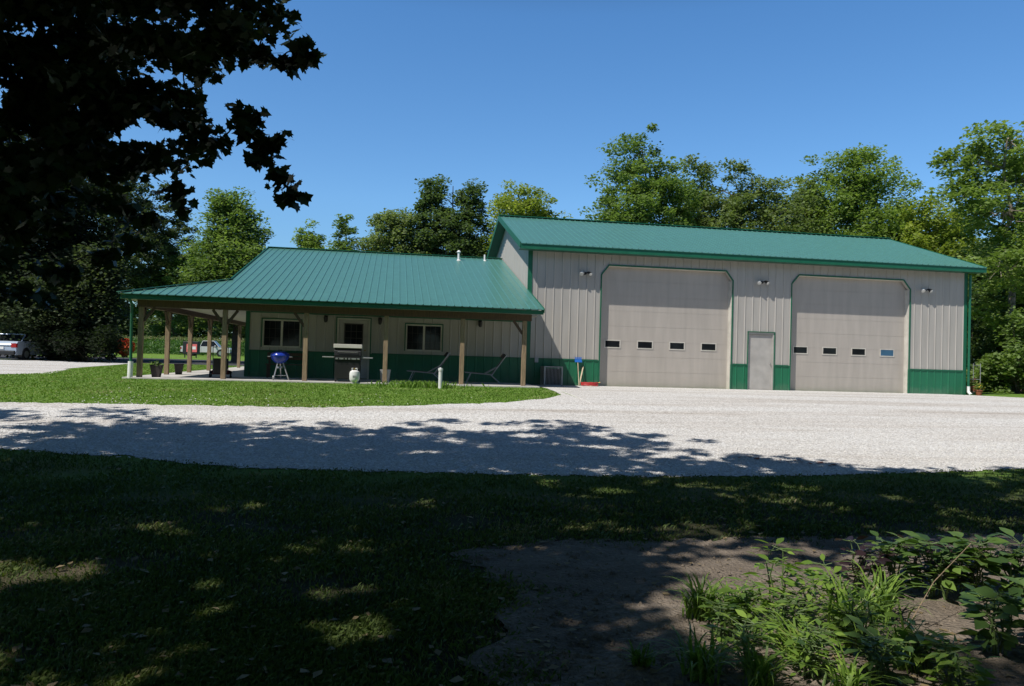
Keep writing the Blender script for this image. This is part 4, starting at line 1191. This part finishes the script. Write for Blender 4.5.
bgtree(1060, 200, 130, 40, 'leaf_dark', 'dark tree mostly beyond the right picture edge', 33, 'round', n=22000, low=.03, cr=.9)
for i, (px, dd, rr, hh, mt, lb) in enumerate(((990, 34, .8, .7, 'leaf_mid', 'small green bush nearest the workshop at the right'), (1020, 33, 1.2, 1.7, 'leaf_mid', 'taller green bush at the foot of the pale-trunked tree'),
                                          (975, 40, 1.3, 1.9, 'leaf_dark', 'dark bush just behind the workshop corner'), (1045, 34, 1.6, 1.9, 'leaf_dark', 'dark bush at the right edge of the picture'))):
    x, y, _ = bearing(px, dd)
    shrub('bush', lb, (x, y), [(0, 0, hh * .8, rr * .8, hh * .8), (rr * .8, -.3, hh * .6, rr * .6, hh * .5), (-rr * .6, .2, hh * .5, rr * .6, hh * .5), (rr * .3, .3, hh * 1.5, rr * .5, hh * .5), (-rr * .2, -.2, hh * 1.9, rr * .3, hh * .35)], .17, 60, 5000, .5, mt, 50 + i, 'bushes under the right-hand trees')
x, y, _ = bearing(88, 41)
shrub('bush', 'dark rounded shrub at the corner of the gravel lot', (x, y), [(0, 0, .9, 1.7, 1.0), (-1.3, .5, 1.1, 1.4, 1.2)], .16, 70, 6000, .5, 'leaf_black', 60)
x, y, _ = bearing(104, 61)
shrub('bush', 'dark shrub left of the orange blossoms', (x, y), [(0, 0, 1.0, 1.4, 1.1)], .2, 40, 3000, .5, 'leaf_black', 61)

# far woods and corn, both masses nobody could count
rng = np.random.default_rng(5)
Pw = []
for k in range(150):
    a = -90 + k * 1.05
    c = np.array([a * 1.6 + rng.normal() * 2, 118 + rng.normal() * 4, 0])
    hh = 6.5 + rng.random() * 3.0
    P = rng.normal(size=(1000, 3)) * np.array([1.8, 1.8, hh * .33]) + c + np.array([0, 0, hh * .40])
    Pw.append(P)
Pw = np.concatenate(Pw); Pw = Pw[Pw[:, 2] > 0]
o = np_mesh('far_woods', leaf_array(rng, Pw, .8), 4, M['leaf_dark'])
tag(o, 'distant line of dark trees beyond the cornfield', 'woods', kind='stuff')
rng = np.random.default_rng(6)
n = 26000
P = np.c_[rng.uniform(-75, 12, n), 74 + (rng.random(n) ** 2) * 12, np.zeros(n)]
P[:, 2] = rng.random(n) * 1.9
o = np_mesh('cornfield', leaf_array(rng, P, .55, np.array([(0, 0, 0), (.5, .08, .1), (1, 0, 0), (.5, -.08, .1)]), up=.2), 4, M['corn'])
tag(o, 'green cornfield beyond the yard, seen between the porch posts', 'cornfield', kind='stuff')
n = 9000
P = np.c_[rng.uniform(-75, 12, n), 74 + (rng.random(n) ** 1.3) * 14, 1.9 + rng.random(n) * .3]
tp = np_mesh('tassels', leaf_array(rng, P, .3, np.array([(0, 0, 0), (.5, .1, .1), (1, 0, 0), (.5, -.1, .1)]), up=.0, droop=-1), 4, M['tassel'], o)
tp['kind'] = 'stuff'

# ------------------------------------------------------------------ shade trees round the camera
def bb(px, py, d_, rx, rz):
    q = bearing(px, d_, py); return (q[0], q[1], q[2], rx, rz)
MAPLE_BLOBS = [bb(*q) for q in ((238, 35, 7, .52, .34), (276, 60, 7, .26, .16), (278, 8, 7, .30, .26), (309, 48, 6.9, .09, .08), (180, 60, 7, .62, .40), (100, 70, 7.2, .8, .55), (25, 70, 7.2, .8, .7), (195, 112, 7, .45, .22),
    (222, 138, 6.8, .20, .05), (250, 134, 6.8, .07, .02), (278, 140, 6.8, .05, .02), (262, 158, 6.8, .08, .04), (280, 180, 6.8, .04, .05), (95, 118, 7.2, .7, .3), (65, 105, 7.1, .5, .25), (256, 118, 7.0, .18, .06), (292, 196, 6.8, .03, .03), (262, 148, 6.8, .05, .02), (150, 150, 7, .5, .22), (184, 196, 6.8, .09, .16), (90, 160, 7.2, .62, .3), (25, 180, 7, .7, .4), (0, 120, 7, .6, .5), (15, 30, 7, .6, .5), (0, 200, 6.8, .5, .35),
    (55, 235, 7.4, .34, .16), (5, 235, 7, .40, .3), (62, 272, 7.2, .28, .12), (25, 300, 7.1, .25, .12), (112, 248, 7.3, .25, .10), (150, 222, 7.2, .14, .08), (120, 205, 7.4, .24, .10), (150, 0, 7.3, 1.0, .4), (50, -20, 7.6, 1.3, .6), (220, -15, 7.2, .55, .35))]
MAPLE_BLOBS += [(-10.6, -19.2, 7.4, 4.4, 2.6), (-8.0, -18.4, 8.8, 3.2, 2.2), (-11.8, -17.2, 5.2, 2.6, 2.4), (-12.5, -20.5, 8.4, 4.5, 3.3), (-8.2, -20.0, 6.2, 2.4, 1.3)]
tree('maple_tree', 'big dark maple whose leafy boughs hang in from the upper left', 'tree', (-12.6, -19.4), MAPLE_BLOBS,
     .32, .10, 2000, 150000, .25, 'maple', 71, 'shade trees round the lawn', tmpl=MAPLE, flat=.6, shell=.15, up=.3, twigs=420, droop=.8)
tree('shade_tree', 'wide shade tree standing behind the viewpoint, its shadow on the lawn', 'tree', (-7.4, -30.2),
     [(-5.6, -21.7, 8.8, 2.5, 1.6), (-9.9, -23.9, 9.0, 2.2, 1.7), (-2.4, -22.0, 8.2, 2.3, 1.5), (-3.7, -20.3, 8.6, 1.5, .9), (-7.4, -30.2, 9.2, 2.4, 1.8), (-10.4, -26.0, 9.0, 1.6, 1.3), (-9.5, -31.8, 10.5, 4.2, 3.0), (-3.6, -26.3, 8.6, 1.0, .7), (-1.4, -26.6, 8.4, 2.2, 1.6)], .42, .22, 420, 40000, .66, 'leaf_mid', 72, 'shade trees round the lawn', up=.5, twigs=140)
tree('shade_tree', 'shade tree standing left behind the viewpoint, dappling the lawn', 'tree', (-15.5, -29.0),
     [(-14.2, -25.6, 8.6, 4.4, 3.0), (-17.4, -23.6, 8.8, 4.4, 3.2), (-18.5, -18.5, 9, 4.6, 3.6), (-15.5, -28.5, 9.6, 4.6, 3.4)], .4, .24, 330, 28000, .72, 'leaf_mid', 73, 'shade trees round the lawn', up=.5, twigs=110)
rgt = random.Random(4)  # unseen trees added to cut low sky light on porch and walls
for i, (tx, ty) in enumerate(((-34, -34), (-24, -42), (-12, -45), (0, -43), (11, -45), (22, -40), (33, -34), (-42, -22))):
    hh = rgt.uniform(16, 20)
    tree('sky_block_tree', ('added sky-blocking tree far back on the left side behind the viewpoint', 'second added sky-blocking tree from the left in the row behind the viewpoint', 'third added sky-blocking tree from the left in the row behind the viewpoint', 'added sky-blocking tree straight behind the viewpoint', 'added sky-blocking tree behind the viewpoint, just right of centre', 'added sky-blocking tree behind the viewpoint on the right', 'rightmost added sky-blocking tree of the row behind the viewpoint', 'leftmost added sky-blocking tree beside the drive, out of view')[i], 'tree', (tx, ty),
         [(tx, ty, hh * .55, 6.2, hh * .42), (tx + 4, ty + 1, hh * .36, 4.2, hh * .3), (tx - 4, ty, hh * .36, 4.2, hh * .3)], .35, .6, 220, 14000, 1.4, 'leaf_dark', 80 + i, 'added sky-blocking trees behind the viewpoint', twigs=20)

# ------------------------------------------------------------------ grass, stones, garden plants
def inside_dirt(x, y): return (x > -4.1 + .16 * np.sin(y * 2.3)) & (y < -19.85 + .03 * np.maximum(x, -4))
def near_edge(x):   # near edge of the drive
    return np.interp(x, [-70, -16, -10.1, -8.6, -6.5, -4.5, -3.1, -1.3, 1, 2.7, 5.1, 9, 14], [-14.2, -14.3, -14.7, -15.1, -16, -16.25, -16.43, -16.55, -16.42, -16.14, -15.8, -15.2, -14.8])
def far_edge(x):
    return np.interp(x, [-40, -12.4, -10.1, -6.5, -4.5, -2.15, -.9, -.15, .05], [-10.6, -9.93, -9.82, -9.89, -9.35, -8.44, -7.5, -6.3, -3.4])
BLADE = np.array([(0, -.035, 0), (0, .035, 0), (.55, .03, .12), (1.0, 0, .42)])
def blades(rng, P, L_, lean=.45, wf=1.0):
    n = len(P)
    a = rng.random(n) * 2 * math.pi
    hd = np.c_[np.cos(a), np.sin(a), np.zeros(n)]
    l = L_ * (.5 + rng.random(n))
    le = lean * (.3 + rng.random(n) * 1.2)
    w = np.c_[-np.sin(a), np.cos(a), np.zeros(n)]
    up = np.array([0, 0, 1.0])
    ww = (.0028 + .0022 * rng.random(n)) * wf
    b0 = P - w * ww[:, None]; b1 = P + w * ww[:, None]
    mid = P + up * (l * .6)[:, None] + hd * (l * le * .35)[:, None]
    tip = P + up * (l * (1 - .3 * le))[:, None] + hd * (l * le)[:, None]
    return np.stack([b0, b1, mid + w * ww[:, None] * .6, tip], 1)
rng = np.random.default_rng(9)
n = 260000
inv = rng.uniform(1 / 12.5, 1 / 3.0, n); dd = 1 / inv
u = rng.uniform(-.80, .80, n)
x = CAM[0] + F.x * dd + RT.x * u * dd; y = CAM[1] + F.y * dd + RT.y * u * dd
tuft = (np.sin(x * 3.1 + 2 * np.sin(y * 1.7)) + np.sin(y * 4.3 + 1.3 * np.sin(x * 2.2)) + rng.normal(size=n) * .9) > -1.0
k = (~inside_dirt(x + .18 * np.sin(y * 5.1) + rng.normal(size=n) * .16, y + .10 * np.sin(x * 4.3) + rng.normal(size=n) * .13)) & (y < near_edge(x) + rng.normal(size=n) * .06) & tuft
x, y, dd = x[k], y[k], dd[k]
P = np.c_[x, y, height(x, y)]
o = np_mesh('lawn_grass', blades(rng, P, .036, lean=.7, wf=np.clip(dd / 4, 1, 2.2)), 4, M['grassthin_shade'])
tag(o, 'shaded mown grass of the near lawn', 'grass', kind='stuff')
n = 90000
x = rng.uniform(-18, .1, n); y = rng.uniform(-10.1, -2.8, n)
k = (y > far_edge(x) + rng.normal(size=n) * .05) & ((x < -12.5) | (y < -2.85)) & ~((x < -15.2) & (y > -4))
x, y = x[k], y[k]
P = np.c_[x, y, height(x, y)]
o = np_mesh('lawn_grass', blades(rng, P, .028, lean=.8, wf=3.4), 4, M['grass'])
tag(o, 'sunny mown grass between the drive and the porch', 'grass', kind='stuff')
n = 42000
x = rng.uniform(-20, -12.55, n); y = rng.uniform(-3.2, 18, n)
k = x > np.interp(y, [-3.2, -2.8, -1.2, 0, 2.2, 4.8, 11, 15, 18], [-20, -16.9, -16.1, -15.9, -16.3, -16.9, -17.7, -18.4, -18.9])
x, y = x[k], y[k]
o = np_mesh('lawn_grass', blades(rng, np.c_[x, y, height(x, y)], .03, lean=.8, wf=4.5), 4, M['grass'])
tag(o, 'mown grass between the side porch and the gravel lot', 'grass', kind='stuff')
# tall tuft round the white pipe
P = np.c_[rng.normal(-3.9, .55, 900), rng.normal(-4.2, .30, 900), np.zeros(900)]
tag(np_mesh('grass_tuft', blades(rng, P, .17, wf=3.0), 4, M['grass']), 'longer unmown grass tuft beside the white lawn pipe', 'grass tuft')
# loose stones on the near half of the drive
OCT = None
n = 16000
x = rng.uniform(-11, 9, n); y = near_edge(x) + np.abs(rng.normal(size=n)) * 2.6 - .12
P = np.c_[x, y, height(x, y) + .016]
s = .009 + .012 * rng.random(n)
a = rng.random((n, 4)) * .5 - .25
c4 = np.stack([np.c_[s * np.cos(q + a[:, i]) , s * np.sin(q + a[:, i]) * .8, np.zeros(n)] for i, q in enumerate((0, 1.57, 3.14, 4.71))], 1) + P[:, None]
apex = P + np.c_[rng.normal(size=(n, 2)) * .003, s * .75]
T = np.concatenate([np.stack([c4[:, i], c4[:, (i + 1) % 4], apex], 1) for i in range(4)])
tag(np_mesh('loose_gravel', T, 3, M['stone']), 'loose pale stones scattered over the gravel drive', 'gravel', kind='stuff')
# dry leaves on the drive
for i, (lx, ly) in enumerate(((1.35, -15.2), (1.9, -15.6), (.9, -14.9))):
    Pq = np.array([[lx, ly, float(height(lx, ly)) + .03]]) + rng.normal(size=(9, 3)) * np.array([.16, .12, .006])
    tag(np_mesh('fallen_leaves', leaf_array(rng, Pq, .07, MAPLE, up=.8), len(MAPLE), M['terra']), 
        ('scatter of rust-red leaves on the gravel, the middle one of three', 'scatter of rust-red leaves on the gravel nearest the lawn edge', 'scatter of rust-red leaves on the gravel, farthest from the lawn edge')[i], 'dry leaves', 'rust-red leaves on the gravel')

OVAL = np.array([(0, 0, 0), (.22, .20, .04), (.5, .27, .03), (.8, .13, -.04), (1, 0, -.12), (.8, -.13, -.04), (.5, -.27, .03), (.22, -.20, .04)])
LONG = np.array([(0, 0, 0), (.3, .06, .06), (.65, .05, .02), (1, 0, -.18), (.65, -.05, .02), (.3, -.06, .06)])
def arch_clump(x, y, n, L_, label, seed, mat='weed', spread=.045, wd=.0062):
    """grassy clump: ribbon leaves arching outward"""
    rg = np.random.default_rng(seed); z = float(height(x, y)) + .01; L_ *= 1.2; n = int(n * 1.7); spread = min(spread, .10 * L_)
    V = []
    for i in range(n):
        a = rg.random() * 6.283; l = L_ * rg.uniform(.3, 1.15); hd = np.array([math.cos(a), math.sin(a), 0]); w = np.array([-math.sin(a), math.cos(a), 0])
        p0 = np.array([rg.normal() * spread, rg.normal() * spread, 0]); le = rg.uniform(.25, .9)
        pts = [p0 + hd * l * le * t ** 1.4 + np.array([0, 0, l * (1.25 * t - (.45 + .5 * le) * t * t)]) for t in np.linspace(0, 1, 6)]
        wv = [wd * q * rg.uniform(.8, 1.2) for q in (.5, 1, 1, .8, .5, .05)]
        for j in range(5): V.append([pts[j] - w * wv[j], pts[j] + w * wv[j], pts[j + 1] + w * wv[j + 1], pts[j + 1] - w * wv[j + 1]])
    o = np_mesh('grass_clump', np.array(V), 4, M[mat]); o.location = (x, y, z)
    return tag(o, label, 'weed', 'tall grassy weeds in the garden bed')
def broadleaf(x, y, hh, nst, leaf, label, seed, mat='weed', group='broad-leaved plants in the garden bed', tmpl=OVAL, lean=.25, name='broadleaf_plant'):
    rg = np.random.default_rng(seed); z = float(height(x, y)) + .01; hh *= .88; nst = int(nst * 1.4)
    if mat == 'weed': tmpl = tmpl * np.array([1, .68, 1])
    root = empty(name, (x, y, z), 0, label, 'garden plant', group)
    st = MB(); P = []; LV = []
    for s in range(nst):
        a = rg.random() * 6.283; le = lean * rg.uniform(.3, 1.3)
        top = np.array([math.cos(a) * hh * le, math.sin(a) * hh * le, hh * rg.uniform(.65, 1.1)])
        pts = wobble(rg, (rg.normal() * .03, rg.normal() * .03, 0), top, 4, .1)
        st.tube(pts, [.007, .006, .005, .004, .003], 5)
        for j in range(1, 5):
            for q in range(3 if j < 4 else 5):
                aa = rg.random() * 6.283; d = np.array([math.cos(aa), math.sin(aa), rg.uniform(-.15, .45)]); d /= np.linalg.norm(d)
                pet = pts[j] + d * rg.uniform(.03, .09)
                st.tube([pts[j], pet], .0025, 4)
                nrm = np.array([-d[0] * d[2], -d[1] * d[2], 1.0]) + rg.normal(size=3) * .35; nrm -= d * nrm.dot(d); nrm /= np.linalg.norm(nrm); e = np.cross(nrm, d)
                sz = leaf * rg.uniform(.4, 1.25)
                LV.append(pet + sz * (tmpl[:, 0:1] * d + tmpl[:, 1:2] * e + tmpl[:, 2:3] * nrm))
    st.build('stems', M['stem'], root)
    np_mesh('leaves', np.array(LV), len(tmpl), M[mat], root)
    return root
def gp(px, py):
    a, b = px - 512, py - 343
    u = a * math.cos(_r) + b * math.sin(_r); v = -a * math.sin(_r) + b * math.cos(_r)
    d = F + RT * (u / 746.15) - UP * (v / 746.15)
    t = (-.57 - CAM[2]) / d.z
    return CAM[0] + d.x * t, CAM[1] + d.y * t
# positions (ground points found once from the view's geometry)
for i, (px, py, n, l, lb) in enumerate((
        (700, 618, 80, .30, 'short grassy tuft at the left end of the garden weeds'), (735, 622, 90, .30, 'grassy clump just right of the leftmost short tuft'),
        (845, 640, 70, .44, 'large arching grass clump in the middle of the weeds'), (880, 622, 50, .42, 'bright arching grass clump behind the large middle one'),
        (800, 665, 50, .30, 'dense grass clump in front of the tall leafy weed'), (905, 668, 40, .30, 'grass clump in front of the dark bean row'),
        (700, 680, 70, .30, 'low grass clump at the bottom left of the bed'), (760, 690, 45, .26, 'low grass clump at the bottom of the picture, left of centre in the bed'),
        (850, 700, 40, .26, 'low grass clump at the bottom of the picture, middle of the bed'), (640, 668, 40, .16, 'small sparse grass sprout on bare dirt left of the weeds'))):
    x, y = gp(px, py); arch_clump(x, y, n, l, lb, 200 + i)
for i, (px, py, hh, ns, lf, mt, lb) in enumerate((
        (772, 622, .52, 4, .11, 'weed', 'tallest leafy weed standing up above the others at the left'), (750, 628, .30, 4, .09, 'weed', 'leafy weed directly left of the tallest one'),
        (805, 630, .32, 4, .09, 'weed', 'leafy weed directly right of the tallest one'), (860, 600, .40, 5, .10, 'purple', 'dark purple-leaved plant behind the arching grass'),
        (895, 596, .42, 6, .12, 'bean', 'broad-leaved plant at the left end of the bean row'), (935, 598, .40, 6, .13, 'bean', 'second broad-leaved plant along the bean row'),
        (975, 596, .40, 6, .13, 'bean', 'third broad-leaved plant along the bean row'), (1015, 600, .42, 6, .13, 'bean', 'broad-leaved plant at the right end of the bean row'),
        (915, 590, .36, 5, .09, 'purple', 'purple-leaved plant behind the start of the bean row'), (955, 590, .34, 5, .09, 'purple', 'purple-leaved plant behind the middle of the bean row'),
        (1000, 655, .36, 6, .11, 'bean', 'large dark-leaved plant at the right edge in front of the bean row'), (1050, 650, .36, 6, .11, 'bean', 'dark-leaved plant cut by the right edge of the picture'),
        (925, 672, .22, 5, .10, 'weed', 'low light green seedling on the sandy patch'), (955, 690, .22, 5, .08, 'weed', 'low leafy sprout at the bottom right of the bed'),
        (745, 670, .26, 5, .08, 'weed', 'leafy sprout in front of the left tufts'), (830, 620, .34, 5, .09, 'weed', 'light green leafy weed just left of the bright arching grass'),
        (815, 680, .26, 6, .07, 'weed', 'small-leaved weed at the bottom of the bed below the tallest one'), (860, 655, .30, 6, .09, 'weed', 'leafy weed in front of the large arching grass clump'),
        (785, 650, .28, 6, .07, 'weed', 'small-leaved weed at the foot of the tallest weed'), (720, 640, .22, 5, .06, 'weed', 'small-leaved sprout among the leftmost tufts'), (880, 690, .28, 5, .09, 'bean', 'dark leafy sprout at the bottom of the bed'))):
    x, y = gp(px, py); broadleaf(x, y, hh, ns, lf, lb, 300 + i, mt)
# a dry stalk arching across the bed
x, y = gp(905, 640); x1_, y1_ = gp(970, 610)
b = MB(); b.tube([(x, y, -.52), (x * .6 + x1_ * .4, y * .6 + y1_ * .4, -.30), (x1_, y1_, -.14), (x1_ + .12, y1_, -.24)], [.0028, .0025, .002, .0015], 5)
tag(b.build('dry_stalk', M['post'], None), 'single pale dry stalk arching up across the bean plants', 'stalk')
n = 700
dd = 1 / rng.uniform(1 / 8, 1 / 3.2, n); u = rng.uniform(-.1, .8, n)
x = CAM[0] + F.x * dd + RT.x * u * dd; y = CAM[1] + F.y * dd + RT.y * u * dd
P = np.c_[x, y, height(x, y) + .028][inside_dirt(x, y)]
tag(np_mesh('leaf_litter', leaf_array(rng, P, .035, up=.85, var=.8), 4, M['grassdry']), 'dry leaf litter and straw scattered over the garden dirt', 'litter', kind='stuff')
n = 480
dd = 1 / rng.uniform(1 / 10, 1 / 3.1, n); u = rng.uniform(-.8, .6, n)
x = CAM[0] + F.x * dd + RT.x * u * dd; y = CAM[1] + F.y * dd + RT.y * u * dd
k = ~inside_dirt(x, y) & (y < near_edge(x) - .2)
P = np.c_[x, y, height(x, y) + .03][k]
tag(np_mesh('lawn_litter', leaf_array(rng, P, .05, up=.75, var=.7), 4, M['grassdry']), 'dry fallen leaves and clippings scattered in the near lawn', 'litter', kind='stuff')
# clods
n = 5200
dd = 1 / rng.uniform(1 / 8, 1 / 3.2, n); u = rng.uniform(-.05, .8, n)
x = CAM[0] + F.x * dd + RT.x * u * dd; y = CAM[1] + F.y * dd + RT.y * u * dd
k = inside_dirt(x, y); x, y = x[k], y[k]; n = len(x)
P = np.c_[x, y, height(x, y) + .014]; s = .006 + .018 * rng.random(n) ** 2
c4 = np.stack([np.c_[s * np.cos(q + .4 * rng.random(n)), s * np.sin(q + .4 * rng.random(n)), np.zeros(n)] for q in (0, 1.57, 3.14, 4.71)], 1) + P[:, None]
apex = P + np.c_[np.zeros((n, 2)), s * .8]
T = np.concatenate([np.stack([c4[:, i], c4[:, (i + 1) % 4], apex], 1) for i in range(4)])
tag(np_mesh('dirt_clods', T, 3, M['dirt']), 'small clods of dirt strewn over the garden bed', 'dirt', kind='stuff')
